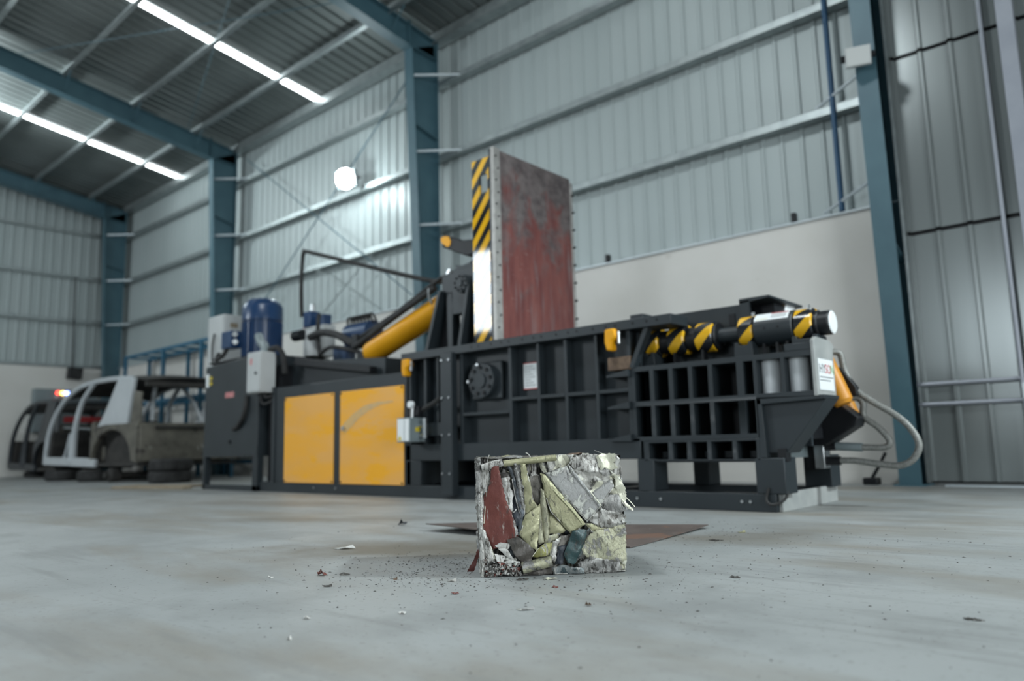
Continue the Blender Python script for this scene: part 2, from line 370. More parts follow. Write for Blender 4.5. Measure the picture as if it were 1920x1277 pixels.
# ------------------------------------------------------------------ mesh helpers
class MB:
    def __init__(self):
        self.v = []
        self.f = []

    def box(self, x0, x1, y0, y1, z0, z1):
        b = len(self.v)
        self.v += [(x0, y0, z0), (x1, y0, z0), (x1, y1, z0), (x0, y1, z0), (x0, y0, z1), (x1, y0, z1), (x1, y1, z1), (x0, y1, z1)]
        self.f += [tuple(b + i for i in q) for q in ((0, 3, 2, 1), (4, 5, 6, 7), (0, 1, 5, 4), (1, 2, 6, 5), (2, 3, 7, 6), (3, 0, 4, 7))]
        return self

    def prism(self, poly, axis, a0, a1):
        b = len(self.v)
        n = len(poly)
        for a in (a0, a1):
            for p, q in poly:
                self.v.append({'x': (a, p, q), 'y': (p, a, q), 'z': (p, q, a)}[axis])
        self.f.append(tuple(b + i for i in range(n)))
        self.f.append(tuple(b + n + i for i in reversed(range(n))))
        for i in range(n):
            j = (i + 1) % n
            self.f.append((b + i, b + n + i, b + n + j, b + j))
        return self

    def cyl(self, p0, p1, r0, r1=None, n=28, rings=None):
        """rings: list of (t, r) along the axis for a turned profile"""
        p0, p1 = Vector(p0), Vector(p1)
        d = (p1 - p0)
        ax = d.normalized()
        a = ax.orthogonal().normalized()
        c = ax.cross(a)
        prof = rings or [(0.0, r0), (1.0, r1 if r1 is not None else r0)]
        b = len(self.v)
        for t, r in prof:
            o = p0 + d * t
            for i in range(n):
                an = 2 * math.pi * i / n
                self.v.append(tuple(o + a * (r * math.cos(an)) + c * (r * math.sin(an))))
        for k in range(len(prof) - 1):
            for i in range(n):
                j = (i + 1) % n
                self.f.append((b + k * n + i, b + k * n + j, b + (k + 1) * n + j, b + (k + 1) * n + i))
        self.f.append(tuple(b + i for i in reversed(range(n))))
        e = b + (len(prof) - 1) * n
        self.f.append(tuple(e + i for i in range(n)))
        return self

    def tube(self, pts, r, n=10, smooth=4):
        P = [Vector(p) for p in pts]
        if smooth and len(P) > 2:
            Q = []
            for i in range(len(P) - 1):
                a, b_, c, d = P[max(i - 1, 0)], P[i], P[i + 1], P[min(i + 2, len(P) - 1)]
                for s in range(smooth):
                    t = s / smooth
                    Q.append(0.5 * ((2 * b_) + (c - a) * t + (2 * a - 5 * b_ + 4 * c - d) * t * t + (3 * b_ - a - 3 * c + d) * t ** 3))
            Q.append(P[-1])
            P = Q
        b = len(self.v)
        t0 = (P[1] - P[0]).normalized()
        nrm = t0.orthogonal().normalized()
        for i, p in enumerate(P):
            t = (P[min(i + 1, len(P) - 1)] - P[max(i - 1, 0)]).normalized()
            nrm = (nrm - t * nrm.dot(t)).normalized()
            bi = t.cross(nrm)
            rr_ = r[min(i, len(r) - 1)] if isinstance(r, list) else r
            for k in range(n):
                an = 2 * math.pi * k / n
                self.v.append(tuple(p + nrm * (rr_ * math.cos(an)) + bi * (rr_ * math.sin(an))))
        for i in range(len(P) - 1):
            for k in range(n):
                j = (k + 1) % n
                self.f.append((b + i * n + k, b + i * n + j, b + (i + 1) * n + j, b + (i + 1) * n + k))
        self.f.append(tuple(b + i for i in reversed(range(n))))
        e = b + (len(P) - 1) * n
        self.f.append(tuple(e + i for i in range(n)))
        return self

    def plate_holes(self, x0, x1, z0, z1, holes, y0, y1):
        """flat plate in XZ with rectangular openings, as one closed mesh"""
        xs = sorted({x0, x1, *(h[0] for h in holes), *(h[1] for h in holes)})
        zs = sorted({z0, z1, *(h[2] for h in holes), *(h[3] for h in holes)})
        nx, nz = len(xs) - 1, len(zs) - 1
        full = [[not any(h[0] - 1e-6 <= xs[i] and xs[i + 1] <= h[1] + 1e-6 and h[2] - 1e-6 <= zs[k] and zs[k + 1] <= h[3] + 1e-6 for h in holes)
                 for k in range(nz)] for i in range(nx)]
        idx = {}

        def vid(i, k, s):
            if (i, k, s) not in idx:
                idx[(i, k, s)] = len(self.v)
                self.v.append((xs[i], y0 if s == 0 else y1, zs[k]))
            return idx[(i, k, s)]
        for i in range(nx):
            for k in range(nz):
                if not full[i][k]:
                    continue
                self.f.append((vid(i, k, 0), vid(i + 1, k, 0), vid(i + 1, k + 1, 0), vid(i, k + 1, 0)))
                self.f.append((vid(i, k, 1), vid(i, k + 1, 1), vid(i + 1, k + 1, 1), vid(i + 1, k, 1)))
                for di, dk, a, b in ((-1, 0, (i, k), (i, k + 1)), (1, 0, (i + 1, k), (i + 1, k + 1)), (0, -1, (i, k), (i + 1, k)), (0, 1, (i, k + 1), (i + 1, k + 1))):
                    ii, kk = i + di, k + dk
                    if not (0 <= ii < nx and 0 <= kk < nz and full[ii][kk]):
                        self.f.append((vid(*a, 0), vid(*b, 0), vid(*b, 1), vid(*a, 1)))
        return self

    def mesh(self, name, material, smooth_angle=35):
        me = bpy.data.meshes.new(name)
        me.from_pydata(self.v, [], self.f)
        bm = bmesh.new()
        bm.from_mesh(me)
        bmesh.ops.recalc_face_normals(bm, faces=bm.faces)
        bm.to_mesh(me)
        bm.free()
        me.materials.append(MAT[material] if isinstance(material, str) else material)
        me.shade_smooth()
        me.set_sharp_from_angle(angle=math.radians(smooth_angle))
        return me


def bevel(o, w):
    b = o.modifiers.new('edge', 'BEVEL')
    b.width = w
    b.segments = 2
    b.limit_method = 'ANGLE'
    b.angle_limit = math.radians(40)
    return o


def tag(o, label=None, cat=None, group=None, kind=None):
    for k, v in (('label', label), ('category', cat), ('group', group), ('kind', kind)):
        if v:
            o[k] = v
    return o


def link(o, parent=None):
    COL.objects.link(o)
    if parent is not None:
        o.parent = parent
        if parent.type == 'EMPTY':
            o.matrix_parent_inverse = Matrix.Translation(-Vector(parent.location))
    return o


def thing(name, loc, label=None, cat=None, group=None, kind=None):
    o = bpy.data.objects.new(name, None)
    o.location = loc
    o.empty_display_size = 0.1
    COL.objects.link(o)
    return tag(o, label, cat, group, kind)


def part(name, mb, material, parent, bw=0.0, label=None, angle=35):
    """mesh given in world coordinates, hung under its thing (or under a part)"""
    o = bpy.data.objects.new(name, mb.mesh(name, material, angle))
    link(o, parent)
    if label:
        o['label'] = label
    if bw:
        bevel(o, bw)
    return o


def single(name, mb, material, label, cat, group=None, kind=None, bw=0.0, angle=35):
    """a thing that is one mesh: origin moved to the middle of its base"""
    xs, ys, zs = zip(*mb.v)
    c = Vector(((min(xs) + max(xs)) / 2, (min(ys) + max(ys)) / 2, min(zs)))
    mb.v = [(a - c.x, b - c.y, d - c.z) for a, b, d in mb.v]
    o = bpy.data.objects.new(name, mb.mesh(name, material, angle))
    o.location = c
    link(o)
    if bw:
        bevel(o, bw)
    return tag(o, label, cat, group, kind)


def shared(name, me, parent, loc=(0, 0, 0)):
    o = bpy.data.objects.new(name, me)
    link(o, parent)
    o.location = loc
    return o


def bolt(parent, p, axis, r=0.014, h=0.012, material='steel', name='bolt'):
    a = {'y-': (0, -1, 0), 'x+': (1, 0, 0), 'z+': (0, 0, 1)}[axis]
    p = Vector(p)
    return part(name, MB().cyl(p, p + Vector(a) * h, r, n=8), material, parent)

# ================================================================== THE HALL
single('floor', MB().box(-24, 10, -10, 10, -0.12, 0.0), 'floor', 'pale grey trowelled concrete floor with dusty drag marks', 'floor', kind='structure')

XL = -19.15          # inner face of the end wall
YB = 7.05            # inner face of the long wall
ROOF0, SL = 6.44, 0.148


def roof_z(y):
    return ROOF0 + SL * (7.1 - y)


def ribbed(w, h0, h1, pitch=0.2, depth=0.017, horizontal=None, steps=1):
    """trapezoidal profiled sheet in XZ, ribs upright, facing -Y; x from 0 to w"""
    prof = []
    n = int(round(w / pitch))
    for i in range(n):
        x = i * pitch
        prof += [(x, 0.0), (x + 0.012, -depth), (x + 0.037, -depth), (x + 0.049, 0.0)]
    prof.append((w, 0.0))
    mb = MB()
    for z in (h0, h1):
        mb.v += [(x, y, z) for x, y in prof]
    k = len(prof)
    mb.f = [(i, i + 1, k + i + 1, k + i) for i in range(k - 1)]
    return mb


def girt_profile(mb, x0, x1, y0, y1, z, along='x'):
    """Z-section rail: web upright against the sheet with a lip flange towards the room"""
    h = 0.105
    sec = [(y0, z), (y0, z + 0.075), (y0 + 0.008, z + 0.083), (y1, z + 0.083), (y1, z + 0.077), (y0 + 0.008, z + 0.071), (y0 + 0.008, z + 0.006), (y1, z + 0.006), (y1, z)]
    if along == 'x':
        mb.prism(sec, 'x', x0, x1)
    return mb


# ---- long wall
wb = thing('wall_back', (-10.0, YB, 0), 'long wall of plaster below and upright profiled steel sheet above', 'wall', kind='structure')
part('plaster_base', MB().box(XL - 0.2, -1.60, YB, YB + 0.23, 0, 2.45), 'plaster', wb, label='cream plastered masonry base')
part('skirting', MB().box(XL, -1.60, YB - 0.012, YB, 0, 0.10), 'plaster', wb)
part('sill_flashing', MB().prism([(YB - 0.03, 2.45), (YB + 0.24, 2.45), (YB + 0.24, 2.52), (YB + 0.16, 2.52), (YB - 0.03, 2.465)], 'x', XL, -1.6), 'galvlight', wb)
me = ribbed(1.0, 2.50, 6.50).mesh('cladding_sheet', 'clad', 20)
for i in range(19):
    shared('cladding_sheet', me, wb, (-20.0 + 0.099 + i * 1.0, 7.20 + (0.002 if i % 2 else 0.0), 0))
for z in (3.44, 4.50, 5.62):
    part('girt', girt_profile(MB(), XL, -1.62, YB - 0.01, 7.17, z), 'galv', wb)
part('eave_strut', MB().prism([(6.98, 6.29), (7.16, 6.29), (7.16, 6.42), (6.98, 6.44)], 'x', XL, 6.0), 'galv', wb)
for x in (-4.72, -2.56, -6.9, -10.3, -12.1):
    part('sheet_clip', MB().box(x - 0.02, x + 0.02, YB - 0.03, YB + 0.03, 2.465, 2.56), 'black', wb)

# ---- end wall
wl = thing('wall_left', (XL, 0, 0), 'dim end wall of plaster below and upright profiled sheet above', 'wall', kind='structure')
part('plaster_base', MB().box(XL - 0.23, XL, -10, YB, 0, 2.47), 'plaster', wl)
mbl = ribbed(1.0, 2.50, 8.0)
mbl.v = [(-b, a, c) for a, b, c in mbl.v]
me = mbl.mesh('cladding_sheet', 'clad', 20)
for i in range(17):
    shared('cladding_sheet', me, wl, (XL - 0.13, 6.2 - i, 0))
for z in (2.45, 3.52, 4.58, 5.66):
    mb = MB()
    y = XL
    sec = [(y, z), (y, z + 0.028), (y - 0.006, z + 0.028), (y - 0.006, z + 0.006), (y - 0.09, z + 0.006), (y - 0.09, z + 0.10), (y - 0.096, z + 0.10), (y - 0.096, z)]
    mb.prism(sec, 'y', -10, YB)
    part('girt', mb, 'galv', wl)

# ---- roof
ce = thing('ceiling', (-6, 0, 6.4), 'dark pitched roof of profiled sheets on steel purlins with narrow skylight strips', 'roof', kind='structure')
mbr = ribbed(1.0, 0, 1, pitch=0.2, depth=0.03)
yr0, yr1 = 7.35, -1.0
mbr.v = [(a, (yr0 if c == 0 else yr1), roof_z(yr0 if c == 0 else yr1) - b) for a, b, c in mbr.v]
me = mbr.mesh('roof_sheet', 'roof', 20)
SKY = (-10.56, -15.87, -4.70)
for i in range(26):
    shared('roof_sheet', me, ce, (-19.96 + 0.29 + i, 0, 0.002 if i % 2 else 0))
zr = roof_z(-1.0)
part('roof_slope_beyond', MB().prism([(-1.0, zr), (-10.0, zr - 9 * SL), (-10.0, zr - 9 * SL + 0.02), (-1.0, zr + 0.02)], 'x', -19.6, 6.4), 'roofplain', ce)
for x in SKY:
    mb = MB()
    w = 0.072
    y0, y1 = 7.02, -0.5
    mb.prism([(y0, roof_z(y0) - 0.022), (y1, roof_z(y1) - 0.022), (y1, roof_z(y1) - 0.010), (y0, roof_z(y0) - 0.010)], 'x', x - w, x + w)
    part('skylight_strip', mb, 'skylight', ce, label='glowing white skylight strip')
for y in (6.20, 5.07, 3.94, 2.81, 1.68, 0.55):
    z = roof_z(y)
    sec = [(y + 0.06, z - 0.002), (y + 0.06, z - 0.012), (y + 0.004, z - 0.012), (y + 0.004, z - 0.145), (y - 0.06, z - 0.137), (y - 0.06, z - 0.116),
           (y - 0.066, z - 0.116), (y - 0.066, z - 0.145), (y - 0.002, z - 0.155), (y - 0.002, z - 0.002)]
    part('purlin', MB().prism(sec, 'x', -19.3, 6.3), 'galv', ce)
for (a, b) in (((-13.3, 6.0), (-7.8, 4.2)), ((-13.3, 3.2), (-8.0, 5.6))):
    part('roof_brace_rod', MB().tube([(a[0], a[1], roof_z(a[1]) - 0.20), (b[0], b[1], roof_z(b[1]) - 0.17)], 0.007, 8, 0), 'frame', ce)


# ---- portal frames: columns and rafters
def column(x, label, braces=True):
    t = thing('steel_column', (x, 6.9, 0), label, 'column', 'portal frame columns', 'structure')
    yb, yt, zt = 6.80, 6.55, 6.05
    fw = 0.085
    part('web', MB().prism([(yb, 0.012), (7.03, 0.012), (7.03, 6.28), (yt, zt)], 'x', x - 0.005, x + 0.005), 'frame', t)
    part('inner_flange', MB().prism([(yb - 0.012, 0.012), (yb, 0.012), (yt, zt), (yt - 0.012, zt)], 'x', x - fw, x + fw), 'frame', t)
    part('outer_flange', MB().box(x - fw, x + fw, 7.03, 7.042, 0.012, 6.3), 'frame', t)
    part('base_plate', MB().box(x - 0.12, x + 0.12, yb - 0.05, 7.046, 0, 0.014), 'frame', t)
    part('knee_stiffener', MB().prism([(yt, zt), (7.03, 6.02), (7.03, 6.034), (yt, zt + 0.014)], 'x', x - fw + 0.005, x + fw - 0.005), 'frame', t)
    if braces:
        for z in (3.44, 4.50, 5.62):
            yy = yb + (yt - yb) * z / zt
            for s in (1,):
                part('flange_brace', MB().tube([(x + 0.01, yy + 0.012, z + 0.03), (x + s * 0.52, 7.05, z + 0.03)], 0.017, 6, 0), 'galvlight', t)
    for k in range(2):
        z = 1.9 + k * 2.9
        yy = yb + (yt - yb) * z / zt
        part('splice_plate', MB().prism([(yy, z + 0.12), (7.03, z), (7.03, z + 0.016), (yy, z + 0.136)], 'x', x, x + fw - 0.01), 'frame', t)
    return t


column(-1.695, 'blue-grey steel column between the plaster wall and the sheet gate', False)
column(-7.62, 'blue-grey steel column rising behind the yellow hydraulic cylinder')
column(-13.45, 'blue-grey steel column rising behind the white control cabinet')
column(-18.78, 'blue-grey steel column in the far corner of the hall')


def rafter(x, label):
    t = thing('steel_rafter', (x, 6.5, 6.05), label, 'roof beam', 'portal frame rafters', 'structure')
    y0, y1 = 7.03, -1.0
    top = [(y, roof_z(y) - 0.155) for y in (y0, y1)]
    bot = [(6.55, 6.05), (5.6, roof_z(5.6) - 0.47), (y1, roof_z(y1) - 0.45)]
    part('web', MB().prism([(7.03, 6.05)] + bot + [top[1], top[0]], 'x', x - 0.005, x + 0.005), 'frame', t)
    b2 = [(a, b - 0.012) for a, b in bot]
    part('lower_flange', MB().prism(bot + b2[::-1], 'x', x - 0.09, x + 0.09), 'frame', t)
    t2 = [(a, b + 0.012) for a, b in top]
    part('upper_flange', MB().prism(top + t2[::-1], 'x', x - 0.09, x + 0.09), 'frame', t)
    part('end_plate', MB().box(x - 0.09, x + 0.09, 6.50, 6.515, 6.04, 6.44), 'frame', t)
    for y in (6.20, 5.07, 3.94, 2.81):
        zb = roof_z(y) - 0.44
        part('fly_brace', MB().tube([(x + 0.02, y, zb), (x + 0.34, y, roof_z(y) - 0.13)], 0.011, 6, 0), 'frame', t)
    return t


rafter(-1.695, 'blue-grey roof beam above the sheet gate column')
rafter(-7.62, 'blue-grey roof beam meeting the column behind the yellow cylinder')
rafter(-13.45, 'long blue-grey roof beam crossing between the two skylight strips')
rafter(-18.78, 'dim blue-grey roof beam along the end wall')
# rod bracing on the long wall between two columns
for (a, b) in (((-8.1, 6.0), (-12.9, 2.6)), ((-8.1, 2.6), (-12.9, 6.0))):
    part('wall_brace_rod', MB().tube([(a[0], 7.0, a[1]), (b[0], 7.0, b[1])], 0.010, 8, 0), 'frame', wb)
for (a, b) in (((-9.0, 2.5), (-10.6, 3.44)), ((-9.0, 3.44), (-10.6, 2.5))):
    part('wall_brace_rod', MB().tube([(a[0], 7.02, a[1]), (b[0], 7.02, b[1])], 0.010, 8, 0), 'galv', wb)
# angle braces beside the gate column
for z in (3.53, 2.50):
    part('corner_brace', MB().tube([(-1.80, 6.95, z + 0.18), (-2.28, 7.06, z)], 0.016, 6, 0), 'galvlight', wb)

# ---- sheet gate at the right
gt = thing('door_1', (-0.6, 6.93, 0), 'tall sliding gate of profiled steel sheet with two horizontal bars', 'gate', kind='structure')
mg = ribbed(1.15, 0, 1, pitch=0.23, depth=0.03)
for z0, z1 in ((0.035, 2.10), (2.135, 3.70), (3.735, 6.28)):
    m2 = MB()
    m2.v = [(a, b, z0 if c == 0 else z1) for a, b, c in mg.v]
    m2.f = mg.f
    me = m2.mesh('gate_sheet', 'cladgate', 20)
    for i in range(5):
        shared('gate_sheet', me, gt, (-1.585 + i * 1.15, 6.95, 0))
part('gate_backing', MB().box(-1.585, 4.2, 6.985, 7.0, 0.02, 6.3), 'black', gt)
part('gate_edge', MB().box(-1.60, -1.575, 6.90, 6.99, 0.02, 6.3), 'galv', gt)
for z in (0.66, 0.825):
    part('gate_bar', MB().tube([(-1.60, 6.90, z), (0.9, 6.90, z)], 0.017, 8, 0), 'jamb', gt)
part('gate_latch', MB().box(-0.87, -0.80, 6.84, 6.92, 0.66, 0.79), 'galvlight', gt, 0.006)
part('floor_track', MB().box(-1.45, 4.0, 6.80, 6.90, 0.0, 0.012), 'galvlight', gt)
part('gate_post', MB().box(-0.745, -0.63, 6.82, 6.92, 0.0, 6.3), 'jamb', gt, 0.004)
single('conduit_pipe', MB().tube([(-0.86, 6.86, 0.0), (-0.86, 6.86, 6.2)], 0.016, 8, 0), 'jamb', 'thin grey conduit running up the sheet gate beside its post', 'pipe')
single('water_pipe', MB().tube([(-2.11, 7.03, 2.475), (-2.11, 7.03, 6.25)], 0.026, 10, 0), 'bluepipe', 'bright blue pipe running up the wall beside the gate column', 'pipe')


# ---- floodlights
def flood(loc, aim, label, on=True, power=0, size=0.30, watt_col=(0.86, 0.97, 1.0), spot=160, glare=False):
    loc = Vector(loc)
    q = (Vector(aim) - loc).to_track_quat('Z', 'Y').to_matrix()
    t = thing('flood_light', loc, label, 'lamp', 'flood lights')

    def put(name, mb, m_):
        mb.v = [tuple(loc + q @ Vector(v)) for v in mb.v]
        return part(name, mb, m_, t)
    s = size / 2
    put('housing', MB().prism([(-s, -s * 0.8), (s, -s * 0.8), (s, s * 0.8), (-s, s * 0.8)], 'z', -0.07, 0.0), 'cabwhite' if not on else 'cabgrey')
    for i in range(5):
        x = -s * 0.8 + i * s * 0.4
        put('cooling_fin', MB().box(x - 0.004, x + 0.004, -s * 0.7, s * 0.7, -0.11, -0.07), 'cabgrey')
    if on:
        lm_ = 'lamp' if glare else 'lampsoft'
        put('lens', MB().cyl((0, 0, 0), (0, 0, s * 0.8), 0, n=28, rings=[(0, s * 0.95), (0.3, s * 0.9), (0.6, s * 0.74), (0.85, s * 0.46), (1, s * 0.12)]), lm_)
    else:
        put('lens', MB().box(-s * 0.92, s * 0.92, -s * 0.72, s * 0.72, 0.0, 0.008), 'lampoff')
    for sx in (-1, 1):
        put('side_knob', MB().cyl((sx * s, 0, -0.03), (sx * (s + 0.035), 0, -0.03), 0.028, n=12), 'black')
    put('yoke', MB().tube([(-s - 0.02, 0, -0.03), (-s - 0.02, 0, -0.16), (s + 0.02, 0, -0.16), (s + 0.02, 0, -0.03)], 0.010, 6, 0), 'black')
    if power:
        d = bpy.data.lights.new('flood_beam', 'POINT' if glare else 'SPOT')
        d.energy = power
        d.color = watt_col
        if not glare:
            d.spot_size = math.radians(spot)
            d.spot_blend = 0.7
        d.shadow_soft_size = 0.06 if glare else size * 0.6
        o = bpy.data.objects.new('flood_beam', d)
        link(o, t)
        o.location = loc + q @ Vector((0, 0, s * 0.8 + (0.16 if glare else 0.06)))
        o.rotation_euler = (q @ Vector((0, 0, 1))).to_track_quat('-Z', 'Y').to_euler()
    return t


flood((-9.45, 6.80, 4.66), (-8.6, 4.6, 4.0), 'glaring lit flood light fixed to the wall rail above the hoses', True, 34, 0.34, glare=True)
flood((-1.70, 6.46, 3.62), (-1.2, 5.0, 3.2), 'white unlit flood light clamped high on the gate column', False, 0, 0.20)
flood((4.5, 5.3, 5.6), (-2.0, 2.6, 0.0), 'lit flood light on the roof beam beyond the gate', True, 2200, 0.34, spot=56)
flood((-16.0, 2.2, 6.1), (-14.0, 3.6, 6.9), 'lit flood light turned up at the roof sheets', True, 700, 0.30)

# ================================================================== THE BALER
bal = thing('scrap_baler', (-4.45, 4.58, 0), 'long dark grey hydraulic scrap baler with open red lid and yellow cylinder', 'baling machine')
FY = 4.13
# skid
part('skid_beam', MB().box(-7.17, -1.72, FY, 4.27, 0.0, 0.10), 'machine', bal, 0.004)
part('skid_beam', MB().box(-7.17, -1.72, 4.90, 5.04, 0.0, 0.10), 'machine', bal, 0.004)
part('skid_end', MB().box(-1.72, -1.695, 4.16, 5.05, 0.0, 0.105), 'platepale', bal, 0.004, label='pale skid end plate')
part('skid_end', MB().box(-7.19, -7.17, FY, 5.04, 0.0, 0.10), 'machine', bal, 0.004)
for x in (-5.4, -4.2, -3.0):
    part('cross_beam', MB().box(x - 0.05, x + 0.05, 4.27, 4.90, 0.01, 0.09), 'machine', bal)
for x in (-6.2, -5.85, -3.0, -2.62, -2.45, -1.92, -1.87):
    bolt(bal, (x, FY, 0.055), 'y-', 0.009, 0.008)
# legs under the press box
for y0, y1 in ((FY, 4.30), (4.86, 5.03)):
    for x0, x1 in ((-4.86, -4.68), (-2.61, -2.49), (-1.83, -1.66)):
        part('leg', MB().box(x0, x1, y0, y1, 0.10, 0.30), 'machine', bal, 0.005)
# right rear corner block
part('valve_pedestal', MB().box(-1.76, -1.70, 4.72, 4.99, 0.21, 0.385), 'black', bal, 0.005)

# cabinet with the two yellow panels
cab = part('side_cabinet', MB().box(-6.95, -4.80, FY, 5.0, 0.10, 1.05), 'machine', bal, 0.006)
for x0, x1 in ((-6.722, -5.885), (-5.785, -4.885)):
    p = part('yellow_panel', MB().box(x0, x1, FY - 0.008, FY, 0.097, 0.937), 'panelyellow', cab, 0.003, label='orange-yellow access panel')
MBf = MB().prism([(-5.77, 0.585), (-5.70, 0.555), (-5.62, 0.60), (-5.50, 0.68), (-5.36, 0.74), (-5.20, 0.785), (-5.02, 0.80), (-5.02, 0.812), (-5.22, 0.815), (-5.42, 0.79), (-5.60, 0.715), (-5.72, 0.645)], 'y', FY - 0.0095, FY - 0.0082)
part('film_smear', MBf, 'film', cab, label='dull streak of peeling film')
part('panel_lock', MB().cyl((-5.72, FY - 0.008, 0.60), (-5.72, FY - 0.03, 0.60), 0.02, n=14), 'steel', cab)
for x, z in ((-6.70, 0.115), (-5.905, 0.115), (-5.765, 0.115), (-4.905, 0.115), (-6.70, 0.92), (-5.905, 0.92), (-5.765, 0.92), (-4.905, 0.92)):
    part('panel_bolt', MB().cyl((x, FY - 0.008, z), (x, FY - 0.016, z), 0.008, n=8), 'black', cab)
part('cabinet_post', MB().box(-6.955, -6.90, FY - 0.012, FY + 0.05, 0.10, 1.06), 'machine', cab)
# raised deck behind the cabinet
part('rear_deck', MB().prism([(-6.95, 1.05), (-5.40, 1.05), (-5.40, 1.24), (-6.30, 1.30), (-6.95, 1.33)], 'y', 4.34, 4.96), 'machine', bal, 0.005)
part('cable_tray', MB().prism([(-6.75, 1.36), (-5.50, 1.16), (-5.50, 1.10), (-6.75, 1.28)], 'y', 4.24, 4.32), 'black', bal, 0.004)

# press box
part('press_box_plate', MB().box(-4.87, -2.60, 4.215, 4.245, 0.30, 1.14), 'machine', bal)
part('press_box_rear', MB().box(-4.87, -2.0, 4.98, 5.02, 0.30, 1.16), 'machine', bal)
part('press_box_floor', MB().box(-4.87, -1.75, 4.30, 4.98, 0.30, 0.34), 'machine', bal)
part('press_box_top', MB().box(-3.75, -2.30, 4.32, 4.98, 1.10, 1.13), 'machine', bal)
part('lower_beam', MB().box(-4.87, -2.58, FY, 4.27, 0.30, 0.432), 'machine', bal, 0.004)
part('top_beam', MB().box(-4.89, -2.30, 4.10, 4.32, 1.135, 1.20), 'machine', bal, 0.004)
for i in range(17):
    x = -4.05 + i * 0.105 - (0.03 if i % 3 == 1 else 0)
    part('bolt_hole', MB().cyl((x, 4.0995, 1.172), (x, 4.097, 1.172), 0.008, n=8), 'black', bal)
for x, w in ((-4.196, 0.034), (-3.679, 0.028), (-3.408, 0.026), (-3.159, 0.026), (-2.898, 0.026), (-2.64, 0.03), (-4.835, 0.03), (-4.62, 0.026), (-4.47, 0.026)):
    part('stiffener_rib', MB().box(x - w / 2, x + w / 2, FY, 4.27, 0.432, 1.135), 'machine', bal, 0.003)
for x0, x1, z in ((-3.665, -3.421, 0.745), (-3.395, -3.172, 0.745), (-3.146, -2.911, 0.745), (-2.885, -2.655, 0.745), (-4.179, -3.693, 0.655), (-4.82, -4.633, 0.60)):
    part('cross_rib', MB().box(x0, x1, FY, 4.27, z - 0.013, z + 0.013), 'machine', bal, 0.003)
# front post
post = part('front_post', MB().box(-4.37, -4.24, 4.065, 4.13, 0.03, 1.15), 'machine', bal, 0.005)
for z in (0.20, 0.50, 0.79, 1.09):
    for x in (-4.345, -4.265):
        part('post_bolt', MB().cyl((x, 4.065, z), (x, 4.055, z), 0.008, n=8), 'steel', post)


def pivot(x, y, z, r, parent, name='pivot_flange'):
    f = part(name, MB().cyl((x, y, z), (x, y - 0.08, z), r, n=40, rings=[(0, r), (0.92, r), (1, r * 0.96)]), 'machine', parent)
    part('pivot_boss', MB().cyl((x, y - 0.08, z), (x, y - 0.092, z), r * 0.42, n=32), 'machine', f)
    for k in range(9):
        a = 2 * math.pi * k / 9 + 0.2
        part('flange_bolt', MB().cyl((x + r * 0.76 * math.cos(a), y - 0.08, z + r * 0.76 * math.sin(a)), (x + r * 0.76 * math.cos(a), y - 0.094, z + r * 0.76 * math.sin(a)), r * 0.11, n=8), 'black', f)
    return f


pv = pivot(-3.975, 4.20, 0.905, 0.135, bal)
part('pivot_pad', MB().box(-4.12, -3.80, 4.175, 4.215, 0.76, 1.05), 'machine', bal, 0.01)
for a in (1.75, 3.15):
    part('bright_bolt', MB().cyl((-3.975 + 0.125 * math.cos(a), 4.12, 0.905 + 0.125 * math.sin(a)), (-3.975 + 0.125 * math.cos(a), 4.105, 0.905 + 0.125 * math.sin(a)), 0.011, n=8), 'steel', pv)
# notice
nt_ = part('notice_sheet', MB().box(-3.612, -3.482, 4.209, 4.215, 0.812, 1.01), 'label', bal, label='white printed notice with red border')
for z0, z1 in ((0.812, 0.819), (1.003, 1.01)):
    part('notice_border', MB().box(-3.612, -3.482, 4.2075, 4.209, z0, z1), 'inkred', nt_)
for k in range(8):
    part('notice_line', MB().box(-3.597, -3.50 - 0.02 * (k % 3), 4.2078, 4.209, 0.84 + k * 0.02, 0.844 + k * 0.02), 'inkgrey', nt_)


# yellow lifting clamps
def clamp(x, y, z):
    c = part('yellow_clamp', MB().prism([(x, z), (x + 0.075, z), (x + 0.085, z - 0.06), (x + 0.05, z - 0.085), (x + 0.052, z - 0.145), (x + 0.01, z - 0.145), (x - 0.005, z - 0.09)], 'y', y - 0.07, y), 'yellow', bal, 0.012)
    part('clamp_pin', MB().cyl((x + 0.09, y - 0.035, z - 0.02), (x + 0.09, y - 0.035, z - 0.10), 0.012, n=10), 'steel', c)


clamp(-4.84, 4.13, 1.145)
clamp(-2.775, 4.13, 1.15)

# pillar carrying the lid cylinder
tw = part('pivot_pillar', MB().prism([(-4.443, 1.815), (-4.40, 1.825), (-4.326, 1.822), (-4.29, 1.85), (-4.20, 1.838), (-4.054, 1.845), (-4.059, 1.66), (-4.114, 1.635), (-4.205, 1.47), (-4.325, 1.47), (-4.339, 1.647), (-4.446, 1.664)], 'y', 4.17, 4.26), 'machine', bal, 0.005)
part('pillar_web', MB().prism([(-4.39, 1.66), (-4.325, 1.66), (-4.33, 1.20), (-4.385, 1.20)], 'y', 4.17, 4.26), 'machine', tw)
part('pillar_gusset', MB().prism([(-4.446, 1.68), (-4.415, 1.68), (-4.575, 1.20), (-4.615, 1.20)], 'y', 4.12, 4.32), 'machine', tw, 0.003)
part('pillar_gusset', MB().prism([(-4.415, 1.68), (-4.37, 1.66), (-4.38, 1.20), (-4.575, 1.20)], 'y', 4.24, 4.26), 'black', tw)
part('pillar_gusset', MB().prism([(-4.115, 1.68), (-4.085, 1.68), (-4.185, 1.20), (-4.225, 1.20)], 'y', 4.12, 4.32), 'machine', tw, 0.003)
